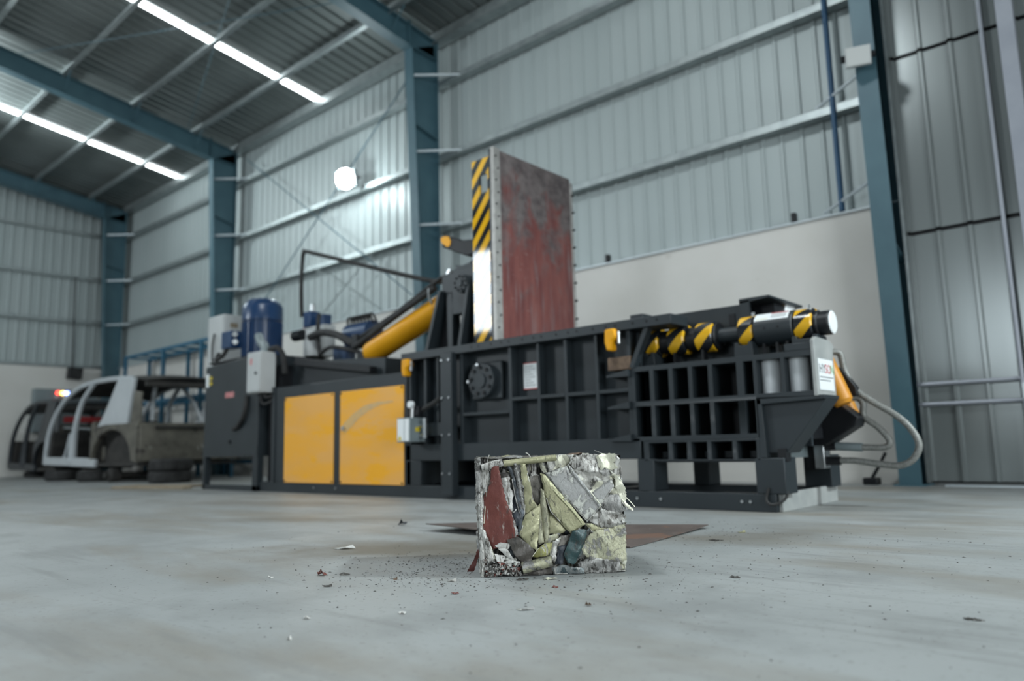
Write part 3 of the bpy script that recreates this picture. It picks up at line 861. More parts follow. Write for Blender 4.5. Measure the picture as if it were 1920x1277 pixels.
part('pillar_gusset', MB().prism([(-4.085, 1.68), (-4.058, 1.68), (-4.07, 1.20), (-4.185, 1.20)], 'y', 4.24, 4.26), 'black', tw)
part('rear_pillar', MB().prism([(-4.455, 1.82), (-4.395, 1.85), (-4.095, 1.845), (-4.10, 1.20), (-4.64, 1.20)], 'y', 4.86, 4.92), 'machine', bal)
part('lid_shaft', MB().cyl((-4.20, 4.20, 1.72), (-4.20, 4.92, 1.72), 0.06, n=24), 'machine', bal)
pivot(-4.175, 4.19, 1.70, 0.075, bal)
part('link_pad', MB().prism([(-4.28, 1.84), (-4.20, 1.835), (-4.08, 1.845), (-4.12, 1.875), (-4.22, 1.865), (-4.29, 1.88)], 'y', 4.18, 4.30), 'machine', tw)

# yellow cylinder that lifts the lid
p0, p1 = Vector((-5.90, 4.55, 1.330)), Vector((-4.60, 4.55, 1.735))
cy = part('lid_cylinder', MB().cyl(p0, p1, 0, n=40, rings=[(0.0, 0.085), (0.02, 0.108), (0.05, 0.115), (1.0, 0.115)]), 'yellow', bal, label='fat yellow hydraulic cylinder')
part('cylinder_rod', MB().cyl(p1, p1 + Vector((0.25, 0, 0.08)), 0.055, n=20), 'chrome', cy)
part('cylinder_clevis', MB().box(-6.02, -5.86, 4.48, 4.62, 1.24, 1.36), 'black', cy)
part('cylinder_pipe', MB().tube([(-6.02, 4.50, 1.50), (-5.4, 4.46, 1.66), (-4.72, 4.42, 1.88), (-4.5, 4.40, 1.86)], 0.02, 10, 3), 'rubber', cy)
part('cylinder_pipe', MB().tube([(-6.0, 4.46, 1.42), (-5.4, 4.44, 1.62), (-4.78, 4.40, 1.80)], 0.028, 10, 3), 'rubber', cy)
part('pipe_clamp', MB().tube([(-4.84, 4.38, 1.80), (-4.84, 4.38, 1.72), (-4.80, 4.38, 1.66)], 0.012, 8, 0), 'steel', cy)
part('pipe_fitting', MB().cyl((-4.60, 4.38, 1.86), (-4.55, 4.38, 1.92), 0.028, n=10), 'steel', cy)
part('pipe_fitting', MB().box(-6.09, -5.99, 4.46, 4.56, 1.40, 1.54), 'black', cy, 0.01)

# open lid standing upright
lid = part('lid_plate', MB().box(-3.835, -3.81, 4.205, 5.13, 1.14, 2.735), 'redlid', bal, 0.003, label='upright lid with worn red and grey pressing face')
part('lid_wear_strip', MB().box(-3.835, -3.80, 4.128, 4.205, 1.14, 2.745), 'striplight', lid, 0.003)
part('lid_wear_strip', MB().box(-3.835, -3.805, 5.13, 5.165, 1.14, 2.70), 'striplight', lid, 0.003)
for k in range(15):
    z = 1.30 + k * 0.098
    part('lid_bolt', MB().cyl((-3.80, 4.165 + (0.012 if k % 2 else -0.012), z), (-3.794, 4.165 + (0.012 if k % 2 else -0.012), z), 0.008, n=8), 'black', lid)
for k in range(9):
    z = 1.32 + k * 0.158
    part('lid_bolt', MB().cyl((-3.805, 5.15, z), (-3.785, 5.15, z), 0.010, n=8), 'black', lid)
part('lid_edge', MB().box(-3.85, -3.835, 4.126, 5.165, 1.14, 2.735), 'machine', lid)
part('striped_side', MB().plate_holes(-4.055, -3.848, 1.20, 2.685, [(-3.97, -3.885, 2.40, 2.55)], 4.145, 4.165), 'stripelid', lid, label='black and yellow hazard striped side plate')
part('striped_side', MB().plate_holes(-4.055, -3.848, 1.20, 2.685, [(-3.97, -3.885, 2.40, 2.55)], 5.06, 5.08), 'stripelid', lid)
for z in (1.30, 1.75, 2.20, 2.62):
    part('lid_rib', MB().box(-4.01, -3.85, 4.165, 5.06, z - 0.012, z + 0.012), 'machine', lid)
for y in (4.45, 4.75):
    part('lid_rib', MB().box(-4.0, -3.85, y - 0.012, y + 0.012, 1.2, 2.3), 'machine', lid)
hook = part('locking_hook', MB().prism([(-4.475, 2.145), (-4.43, 2.155), (-4.361, 2.139), (-4.237, 2.085), (-4.06, 2.06), (-4.02, 1.955), (-4.183, 1.940), (-4.471, 2.07)], 'y', 4.20, 4.30), 'black', bal, 0.008)
part('hook_tip', MB().prism([(-4.482, 2.15), (-4.44, 2.158), (-4.391, 2.147), (-4.363, 2.10), (-4.375, 2.065), (-4.405, 2.058), (-4.475, 2.11)], 'y', 4.194, 4.305), 'yellow', hook)
part('lid_hose', MB().tube([(-4.27, 4.25, 1.86), (-4.16, 4.25, 1.89), (-4.02, 4.22, 1.95), (-3.95, 4.2, 1.94)], 0.02, 8, 4), 'rubber', bal)

# rear hose loop over the pump

# end section with the egg-crate grid
H1 = [(-2.6, -2.491), (-2.46, -2.355), (-2.324, -2.219), (-2.191, -2.087), (-2.058, -1.906), (-1.863, -1.804), (-1.782, -1.642), (-1.62, -1.473)]
H3 = [(-2.522, -2.384), (-2.352, -2.255), (-2.224, -2.121), (-2.094, -1.961), (-1.932, -1.816)]
holes = [(a, b, 0.663, 0.856) for a, b in H1] + [(a, b, 0.439, 0.631) for a, b in H1[:6]]
gd = part('grid_frame', MB().plate_holes(-2.63, -1.45, 0.412, 0.888, holes + [(-1.79, -1.45, 0.412, 0.632)], FY, 4.38), 'machine', bal, 0.006)
part('grid_foot', MB().plate_holes(-2.56, -1.79, 0.285, 0.412, [(a, b, 0.295, 0.398) for a, b in H3], FY, 4.38), 'machine', bal, 0.005)
part('grid_back', MB().box(-2.63, -1.80, 4.38, 4.40, 0.285, 0.888), 'black', bal)
part('grid_back', MB().box(-1.80, -1.47, 4.41, 4.42, 0.64, 0.888), 'black', bal)
for x in (-1.735, -1.575):
    part('white_rod', MB().cyl((x, 4.235, 0.664), (x, 4.235, 0.856), 0.058, n=28), 'rodpale', bal, label='pale rod behind the grid opening')
part('end_bracket', MB().prism([(-1.80, 0.635), (-1.415, 0.628), (-1.42, 0.612), (-1.655, 0.325), (-1.80, 0.325)], 'y', 4.17, 4.36), 'machine', bal, 0.004)
part('bracket_flange', MB().prism([(-1.80, 0.635), (-1.77, 0.635), (-1.755, 0.30), (-1.80, 0.30)], 'y', 4.13, 4.36), 'machine', bal, 0.004)
part('bracket_flange', MB().prism([(-1.80, 0.645), (-1.41, 0.637), (-1.415, 0.615), (-1.80, 0.60)], 'y', 4.13, 4.36), 'machine', bal, 0.004)
part('bracket_foot', MB().box(-1.70, -1.655, 4.15, 4.22, 0.28, 0.35), 'black', bal)
part('deck_rail', MB().box(-2.60, -1.66, 4.15, 4.20, 0.278, 0.292), 'machine', bal)
# end plate with the maker's sign
ep = part('end_plate', MB().prism([(4.12, 0.632), (4.42, 0.632), (4.42, 0.90), (4.44, 0.915), (4.44, 0.93), (4.37, 0.955), (4.16, 0.96), (4.12, 0.94)], 'x', -1.465, -1.445), 'platepale', bal, 0.004, label='pale grey end plate')
part('end_block', MB().box(-1.615, -1.465, 4.13, 4.42, 0.888, 0.93), 'machine', bal, 0.004)
sg = part('sign_plate', MB().box(-1.445, -1.441, 4.155, 4.385, 0.665, 0.838), 'label', bal, label='white sign with the name of the maker')


def text(name, body, loc, size, material, parent, rot=(math.pi / 2, 0, math.pi / 2)):
    c = bpy.data.curves.new(name, 'FONT')
    c.body = body
    c.size = size
    c.extrude = 0.0006
    c.materials.append(MAT[material])
    tmp = bpy.data.objects.new(name, c)
    COL.objects.link(tmp)
    bpy.context.view_layer.update()
    me_ = bpy.data.meshes.new_from_object(tmp.evaluated_get(bpy.context.evaluated_depsgraph_get()))
    bpy.data.objects.remove(tmp)
    me_.name = name
    if not me_.materials:
        me_.materials.append(MAT[material])
    o = bpy.data.objects.new(name, me_)
    link(o, parent)
    o.location = loc
    o.rotation_euler = rot
    return o


text('lettering', 'HY', (-1.4405, 4.163, 0.760), 0.072, 'inkgrey', sg)
text('lettering', 'SO', (-1.4405, 4.252, 0.760), 0.072, 'inkred', sg)
text('lettering', 'N', (-1.4405, 4.337, 0.760), 0.072, 'inkgreen', sg)
for k, (a, b) in enumerate(((0.165, 0.375), (0.165, 0.33))):
    part('print_line', MB().box(-1.441, -1.4404, 4.0 + a, 4.0 + b, 0.735 - k * 0.018, 0.740 - k * 0.018), 'inkgrey', sg)

# side brackets left of the grid, strut and rusty block
for z in (0.845, 0.637, 0.428):
    part('side_fin', MB().prism([(-2.80, z), (-2.63, z + 0.03), (-2.63, z - 0.015), (-2.80, z - 0.012)], 'y', 4.10, 4.27), 'machine', bal)
part('diagonal_strut', MB().prism([(-2.635, 0.885), (-2.60, 0.885), (-2.475, 1.135), (-2.51, 1.135)], 'y', 4.12, 4.18), 'machine', bal)
part('packing_block', MB().box(-2.80, -2.62, 4.12, 4.30, 0.878, 0.965), 'rust', bal, 0.006, label='rusty brown packing block')
part('stop_block', MB().box(-2.66, -2.56, 4.20, 4.32, 1.20, 1.245), 'machine', bal, 0.004)

# striped shaft above the grid
AY, AZ = 4.35, 1.055


def turned(name, x0, x1, r, m_, parent=bal, y=AY, z=AZ, ch=0.006, n=40, label=None):
    L = x1 - x0
    return part(name, MB().cyl((x0, y, z), (x1, y, z), 0, n=n, rings=[(0, r - ch), (ch / L, r), (1 - ch / L, r), (1, r - ch)]), m_, parent, label=label)


sh = turned('door_shaft', -2.62, -1.42, 0.047, 'machine', label='dark shaft carrying striped collars')
for x0, x1 in ((-2.60, -2.50), (-2.43, -2.31), (-2.235, -2.115), (-1.945, -1.85), (-1.605, -1.50)):
    turned('striped_collar', x0, x1, 0.095, 'stripecollar', sh, label='black and yellow striped collar')
turned('shaft_ring', -2.50, -2.43, 0.075, 'black', sh)
turned('shaft_ring', -2.31, -2.235, 0.075, 'black', sh)
turned('shaft_ring', -2.115, -2.095, 0.088, 'black', sh)
hb = turned('bearing_body', -1.845, -1.61, 0.099, 'machine', sh)
turned('shaft_nut', -1.50, -1.415, 0.070, 'black', sh)
turned('shaft_ring', -1.50, -1.475, 0.078, 'black', sh)
turned('shaft_cap', -1.415, -1.405, 0.066, 'label', sh, label='white shaft end cap')
for x in (-1.77, -1.69):
    part('grease_hole', MB().cyl((x, AY - 0.0975, AZ + 0.0), (x, AY - 0.101, AZ + 0.0), 0.007, n=8), 'black', sh)
for x in (-2.53, -1.865, -1.53):
    part('grease_nipple', MB().cyl((x, AY - 0.02, AZ + 0.09), (x, AY - 0.02, AZ + 0.115), 0.010, n=8), 'steel', sh)
# curved warning label on the bearing body
mb = MB()
R_ = 0.1
n_ = 10
for i in range(n_ + 1):
    a = math.radians(28 + 38 * i / n_)
    for x in (-1.835, -1.63):
        for rr_ in (R_, R_ + 0.0015):
            mb.v.append((x, AY - rr_ * math.cos(a), AZ + rr_ * math.sin(a)))
for i in range(n_):
    b = i * 4
    mb.f += [(b + 1, b + 3, b + 7, b + 5), (b, b + 4, b + 6, b + 2), (b, b + 1, b + 5, b + 4), (b + 2, b + 6, b + 7, b + 3)]
mb.f += [(0, 2, 3, 1), (n_ * 4, n_ * 4 + 1, n_ * 4 + 3, n_ * 4 + 2)]
wl_ = part('warning_label', mb, 'label', sh, label='white warning label with yellow triangle')


def on_drum(x, ang, r=0.1022):
    a = math.radians(ang)
    return (x, AY - r * math.cos(a), AZ + r * math.sin(a))


mb = MB()
mb.v = [on_drum(-1.825, 33), on_drum(-1.75, 33), on_drum(-1.7875, 62)] + [on_drum(-1.825, 33, 0.1012), on_drum(-1.75, 33, 0.1012), on_drum(-1.7875, 62, 0.1012)]
mb.f = [(0, 1, 2), (5, 4, 3), (0, 3, 4, 1), (1, 4, 5, 2), (2, 5, 3, 0)]
part('warning_triangle', mb, 'warnyellow', sh)
mb = MB()
mb.v = [on_drum(-1.74, 58), on_drum(-1.635, 58), on_drum(-1.635, 64), on_drum(-1.74, 64)]
mb.f = [(0, 1, 2, 3)]
part('warning_heading', mb, 'inkred', sh)
for k in range(3):
    mb = MB()
    mb.v = [on_drum(-1.735, 36 + 7 * k), on_drum(-1.645, 36 + 7 * k), on_drum(-1.645, 38 + 7 * k), on_drum(-1.735, 38 + 7 * k)]
    mb.f = [(0, 1, 2, 3)]
    part('warning_line', mb, 'inkgrey', sh)
# saddles
for x0, x1 in ((-2.60, -2.51), (-1.965, -1.84), (-1.615, -1.46)):
    part('shaft_saddle', MB().prism([(x0, 0.888), (x1, 0.888), (x1 - 0.008, 0.985), (x1 - 0.03, 0.985), (x1 - 0.035, 0.965), (x0 + 0.035, 0.965), (x0 + 0.03, 0.985), (x0 + 0.008, 0.985)], 'y', 4.24, 4.40), 'machine', bal, 0.003)
for x in (-2.40, -2.20, -1.80, -1.72, -1.66):
    part('saddle_pin', MB().box(x - 0.008, x + 0.008, 4.30, 4.36, 0.888, 0.975), 'black', bal)
# second striped shaft on the far side
sh2 = turned('rear_shaft', -2.3, -1.84, 0.05, 'machine', bal, 4.85, 1.21)
turned('striped_collar', -2.03, -1.845, 0.095, 'stripecollar2', sh2, 4.85, 1.21)
turned('shaft_cap', -1.845, -1.83, 0.092, 'label', sh2, 4.85, 1.21)
part('rear_saddle', MB().box(-2.03, -1.85, 4.80, 4.90, 0.888, 1.12), 'machine', bal)
# ram housing
part('ram_housing', MB().box(-2.47, -1.99, 4.45, 4.98, 0.88, 1.255), 'machine', bal, 0.005, label='dark ram housing')
part('housing_slot', MB().box(-2.075, -2.035, 4.444, 4.452, 1.06, 1.20), 'black', bal)
part('housing_hood', MB().prism([(-1.995, 1.285), (-1.80, 1.285), (-1.80, 1.272), (-1.995, 1.255)], 'y', 4.43, 4.98), 'machine', bal)
part('housing_side', MB().prism([(-1.995, 1.27), (-1.93, 1.27), (-1.93, 1.16), (-1.96, 0.92), (-1.995, 0.92)], 'y', 4.43, 4.45), 'machine', bal)
part('housing_mouth', MB().box(-1.985, -1.84, 4.60, 4.90, 1.0, 1.262), 'black', bal)

# hydraulics at the end
part('ejector_cylinder', MB().cyl((-1.575, 4.60, 0.892), (-1.468, 4.60, 0.597), 0, n=32, rings=[(0, 0.055), (0.03, 0.062), (0.93, 0.062), (1, 0.045)]), 'orange', bal, label='orange hydraulic cylinder')
part('ejector_cylinder', MB().cyl((-1.60, 4.85, 0.78), (-1.49, 4.85, 0.47), 0.055, n=28), 'orange', bal, label='orange hydraulic cylinder')
part('end_bracket_rear', MB().prism([(-1.70, 0.62), (-1.50, 0.60), (-1.40, 0.52), (-1.42, 0.47), (-1.60, 0.36), (-1.72, 0.36)], 'y', 4.62, 4.78), 'black', bal, 0.006)
part('end_bracket_rear', MB().box(-1.80, -1.60, 4.44, 4.60, 0.40, 0.62), 'black', bal, 0.006)
part('hose_manifold', MB().prism([(-1.54, 0.84), (-1.50, 0.82), (-1.42, 0.70), (-1.42, 0.65), (-1.46, 0.65), (-1.54, 0.76)], 'y', 4.70, 4.76), 'black', bal, 0.006)
part('support_plate', MB().box(-1.66, -1.60, 4.40, 4.43, 0.36, 0.63), 'machine', bal)
part('guide_plate', MB().box(-1.76, -1.745, 4.42, 4.90, 0.29, 0.40), 'cabgrey', bal)
part('braided_hose', MB().tube([(-1.60, 4.70, 0.935), (-1.561, 4.72, 0.928), (-1.513, 4.75, 0.912), (-1.494, 4.75, 0.808), (-1.445, 4.75, 0.692), (-1.348, 4.75, 0.609), (-1.234, 4.75, 0.528), (-1.162, 4.75, 0.451), (-1.123, 4.75, 0.356), (-1.159, 4.75, 0.274), (-1.23, 4.75, 0.237), (-1.328, 4.75, 0.243), (-1.481, 4.75, 0.265), (-1.60, 4.75, 0.265)], 0.0195, 12, 6), 'hosegrey', bal, label='long grey braided hose loop')
part('braided_hose', MB().tube([(-1.47, 4.74, 0.64), (-1.43, 4.75, 0.635), (-1.404, 4.75, 0.60), (-1.406, 4.75, 0.525), (-1.33, 4.75, 0.457), (-1.276, 4.75, 0.38), (-1.30, 4.75, 0.344), (-1.391, 4.75, 0.342), (-1.60, 4.75, 0.354)], 0.019, 12, 6), 'hosegrey', bal, label='short grey braided hose loop')
part('hose_fitting', MB().cyl((-1.60, 4.75, 0.354), (-1.43, 4.75, 0.344), 0.026, n=14), 'cabgrey', bal)
part('hose_fitting', MB().cyl((-1.70, 4.75, 0.265), (-1.56, 4.75, 0.265), 0.027, n=14), 'black', bal)
part('hose_fitting', MB().cyl((-1.70, 4.75, 0.358), (-1.58, 4.75, 0.356), 0.03, n=8), 'black', bal)
part('fitting_block', MB().box(-1.70, -1.64, 4.70, 4.80, 0.22, 0.38), 'steel', bal, 0.004)
part('earth_cable', MB().tube([(-1.755, 4.125, 0.135), (-1.77, 4.115, 0.07), (-1.74, 4.11, 0.045), (-1.69, 4.13, 0.06), (-1.665, 4.15, 0.095), (-1.67, 4.16, 0.13)], 0.008, 8, 5), 'rubber', bal)

# small switch box on the front post
bx = part('switch_box', MB().box(-4.766, -4.607, 3.95, 4.12, 0.452, 0.648), 'cabgrey', bal, 0.006, label='small grey switch box with labels')
part('box_label', MB().box(-4.757, -4.676, 3.9485, 3.95, 0.462, 0.638), 'label', bx)
part('box_label', MB().box(-4.668, -4.615, 3.9485, 3.95, 0.462, 0.638), 'label', bx)
part('box_triangle', MB().prism([(-4.754, 0.468), (-4.70, 0.468), (-4.727, 0.505)], 'y', 3.947, 3.9485), 'warnyellow', bx)
part('box_sticker', MB().box(-4.607, -4.6055, 4.01, 4.06, 0.535, 0.57), 'warnyellow', bx)
part('box_bracket', MB().box(-4.60, -4.37, 4.10, 4.13, 0.50, 0.60), 'machine', bx)
part('gauge', MB().cyl((-4.655, 4.02, 0.755), (-4.655, 3.99, 0.755), 0.028, n=20), 'label', bx)
part('gauge_stem', MB().tube([(-4.66, 4.02, 0.648), (-4.655, 4.02, 0.735)], 0.013, 8, 0), 'steel', bx)
part('gauge_valve', MB().box(-4.74, -4.60, 4.03, 4.10, 0.655, 0.74), 'black', bx, 0.01)
part('box_cable', MB().tube([(-4.60, 4.08, 0.71), (-4.52, 4.07, 0.735), (-4.44, 4.06, 0.755), (-4.37, 4.06, 0.79)], 0.02, 8, 4), 'rubber', bx)
for z in (0.50, 0.58):
    part('cable_gland', MB().cyl((-4.607, 4.05, z), (-4.55, 4.05, z), 0.014, n=10), 'steel', bx)
part('linkage_plate', MB().box(-4.535, -4.505, 4.03, 4.05, 0.48, 0.64), 'steel', bx)

# ================================================================== POWER UNIT
pu = thing('hydraulic_power_unit', (-7.7, 4.55, 0), 'dark grey oil tank with blue motor and junction box beside the baler', 'power unit')
tk = part('oil_tank', MB().prism([(-8.37, 0.36), (-7.19, 0.36), (-7.19, 1.43), (-7.45, 1.42), (-8.37, 1.385)], 'y', 4.10, 5.0), 'machine', pu, 0.006)
part('tank_band', MB().box(-8.375, -7.19, 4.095, 4.10, 0.36, 0.47), 'machine', tk)
part('tank_lid', MB().box(-8.36, -7.20, 4.13, 4.98, 1.42, 1.44), 'black', pu)
for x0, x1 in ((-8.375, -8.325), (-7.29, -7.19)):
    for y0, y1 in ((4.10, 4.17), (4.93, 5.0)):
        part('leg', MB().box(x0, x1, y0, y1, 0, 0.37), 'machine', pu, 0.003)
part('floor_rail', MB().box(-8.375, -7.19, 4.10, 4.15, 0.0, 0.055), 'machine', pu)
part('floor_rail', MB().box(-8.375, -7.19, 4.95, 5.0, 0.0, 0.055), 'machine', pu)
part('edge_channel', MB().box(-7.15, -6.955, 4.20, 4.9, 0.1, 1.30), 'black', bal)
part('tank_label', MB().box(-7.90, -7.71, 4.0985, 4.10, 1.005, 1.065), 'labelred', tk, label='small red plate on the tank')
for z in (1.19, 1.25):
    part('level_mark', MB().cyl((-8.235, 4.10, z), (-8.235, 4.09, z), 0.022, n=14), 'warnyellow', tk)
part('level_glass', MB().box(-8.32, -8.285, 4.08, 4.10, 1.15, 1.30), 'label', tk)
part('drain_plug', MB().cyl((-7.77, 4.10, 0.52), (-7.77, 4.085, 0.52), 0.02, n=12), 'black', tk)
part('tank_pipe', MB().tube([(-7.40, 4.08, 1.0), (-7.41, 4.07, 0.86), (-7.47, 4.07, 0.75), (-7.58, 4.08, 0.68), (-7.68, 4.09, 0.655)], 0.024, 10, 5), 'rubber', tk)
part('pressure_hose', MB().tube([(-7.50, 4.8, 1.95), (-7.52, 4.8, 2.3), (-7.50, 4.8, 2.66), (-7.46, 4.8, 2.715), (-7.38, 4.8, 2.70), (-6.3, 4.8, 2.34), (-5.35, 4.8, 2.03), (-4.9, 4.7, 1.92), (-4.6, 4.55, 1.86)], 0.024, 10, 5), 'rubber', pu)
# grey junction box
jb = part('junction_box', MB().box(-7.252, -6.985, 4.0, 4.17, 1.01, 1.435), 'cabwhite', pu, 0.006, label='pale grey junction box')
part('box_door', MB().box(-7.245, -6.992, 3.99, 4.0, 1.02, 1.425), 'cabwhite', jb, 0.004)
part('box_lock', MB().cyl((-7.06, 3.99, 1.21), (-7.06, 3.978, 1.21), 0.014, n=12), 'black', jb)
part('box_emblem', MB().prism([(-7.19, 1.31), (-7.15, 1.295), (-7.135, 1.34), (-7.15, 1.375), (-7.185, 1.36)], 'y', 3.988, 3.99), 'labelred', jb)
part('box_cable', MB().tube([(-7.10, 4.08, 1.01), (-7.10, 4.08, 0.93), (-7.05, 4.08, 0.895), (-6.99, 4.1, 0.905), (-6.96, 4.15, 0.95)], 0.016, 8, 5), 'rubber', jb)
part('box_cable', MB().tube([(-7.03, 4.08, 1.01), (-7.03, 4.08, 0.97), (-6.98, 4.1, 0.96), (-6.95, 4.15, 1.0)], 0.016, 8, 5), 'rubber', jb)
part('box_conduit', MB().tube([(-7.10, 4.10, 1.435), (-7.12, 4.12, 1.50), (-7.30, 4.18, 1.56), (-7.43, 4.22, 1.66)], 0.045, 10, 4), 'cabgrey', jb)
part('cable_drop', MB().tube([(-7.06, 4.14, 1.46), (-6.93, 4.15, 1.47), (-6.86, 4.18, 1.38), (-6.86, 4.2, 1.2)], 0.03, 10, 5), 'rubber', jb)
# blue motor
MX, MY = -7.93, 4.55
mo = part('motor_body', MB().cyl((MX, MY, 1.44), (MX, MY, 1.93), 0, n=48, rings=[(0, 0.25), (0.06, 0.25), (0.07, 0.205), (0.9, 0.205), (1, 0.215)]), 'motorblue', pu, label='upright blue electric motor')
for k in range(30):
    a = 2 * math.pi * k / 30
    mbq = MB().box(0.2, 0.232, -0.006, 0.006, 1.50, 1.90)
    mbq.v = [(MX + x * math.cos(a) - y * math.sin(a), MY + x * math.sin(a) + y * math.cos(a), z) for x, y, z in mbq.v]
    part('cooling_fin', mbq, 'motorblue', mo)
part('fan_cowl', MB().cyl((MX, MY, 1.92), (MX, MY, 2.175), 0, n=12, rings=[(0, 0.238), (0.62, 0.236), (0.86, 0.20), (1, 0.15)]), 'motorblue', mo)
part('terminal_box', MB().box(-8.27, -8.05, 4.22, 4.36, 1.60, 1.80), 'motorblue', mo, 0.006)
part('cable_gland', MB().cyl((-8.05, 4.28, 1.66), (-7.98, 4.24, 1.66), 0.03, n=12), 'steel', mo)
part('cable_gland', MB().cyl((-8.05, 4.28, 1.75), (-7.99, 4.24, 1.75), 0.03, n=12), 'steel', mo)
part('motor_cable', MB().tube([(-8.20, 4.26, 1.60), (-8.22, 4.22, 1.52), (-8.34, 4.22, 1.49), (-8.46, 4.26, 1.50), (-8.55, 4.34, 1.58)], 0.026, 8, 5), 'rubber', mo)
# white control panel beside the tank
cp = part('control_panel', MB().box(-8.99, -8.60, 4.42, 4.68, 1.40, 2.09), 'cabwhite', pu, 0.006, label='white control panel')
part('panel_door', MB().box(-8.98, -8.61, 4.41, 4.42, 1.41, 2.08), 'cabwhite', cp, 0.004)
part('panel_bracket', MB().box(-8.95, -8.37, 4.48, 4.60, 1.28, 1.40), 'machine', cp)
part('panel_bracket', MB().box(-8.44, -8.37, 4.45, 4.70, 0.9, 1.30), 'machine', cp)
part('panel_cable', MB().tube([(-8.78, 4.39, 1.86), (-8.80, 4.38, 1.70), (-8.78, 4.38, 1.50), (-8.66, 4.38, 1.41)], 0.012, 8, 5), 'rubber', cp)
part('panel_sticker', MB().box(-8.60, -8.598, 4.50, 4.60, 1.93, 1.99), 'wood', cp)
# pump and valves behind
part('pump_body', MB().cyl((-7.10, 4.72, 1.44), (-7.10, 4.72, 1.72), 0.11, n=24), 'cabwhite', pu, label='pale pump body')
part('pump_coil', MB().cyl((-7.32, 4.60, 1.68), (-7.16, 4.60, 1.68), 0.06, n=20), 'black', pu)
part('valve_coil', MB().box(-7.38, -7.24, 4.74, 4.88, 1.80, 1.98), 'motorblue', pu, 0.01)
part('valve_coil', MB().box(-7.16, -7.02, 4.78, 4.88, 1.76, 1.92), 'motorblue', pu, 0.01)
part('valve_block', MB().box(-7.40, -7.00, 4.76, 4.92, 1.44, 1.80), 'cabwhite', pu, 0.008)
part('valve_cap', MB().cyl((-7.40, 4.80, 1.78), (-7.40, 4.80, 1.86), 0.035, n=12), 'redpaint', pu)
part('breather', MB().cyl((-7.28, 4.80, 1.98), (-7.28, 4.80, 2.06), 0.03, n=14), 'steel', pu)
part('suction_hose', MB().tube([(-7.05, 4.62, 1.64), (-6.8, 4.6, 1.66), (-6.5, 4.58, 1.60), (-6.2, 4.55, 1.48), (-6.0, 4.52, 1.44)], 0.04, 10, 5), 'rubber', pu)
part('suction_hose', MB().tube([(-7.0, 4.70, 1.90), (-6.95, 4.65, 1.70), (-6.85, 4.6, 1.50), (-6.8, 4.58, 1.40)], 0.022, 8, 5), 'rubber', pu)
part('suction_hose', MB().tube([(-6.75, 4.55, 1.42), (-6.5, 4.5, 1.46), (-6.25, 4.5, 1.42), (-6.0, 4.5, 1.36)], 0.022, 8, 5), 'rubber', pu)
mo2 = part('auxiliary_motor', MB().cyl((-6.62, 4.85, 1.62), (-6.22, 4.85, 1.62), 0.13, n=28), 'motorblue', pu, label='small blue motor lying behind')
for k in range(7):
    x = -6.60 + k * 0.06
    part('wire_loop', MB().tube([(x, 4.80, 1.72), (x + 0.02, 4.78, 1.80), (x + 0.07, 4.80, 1.80), (x + 0.08, 4.84, 1.72)], 0.012, 6, 4), 'rubber', mo2)
part('coupling_block', MB().box(-6.85, -6.62, 4.78, 4.92, 1.33, 1.52), 'motorblue', pu, 0.01)

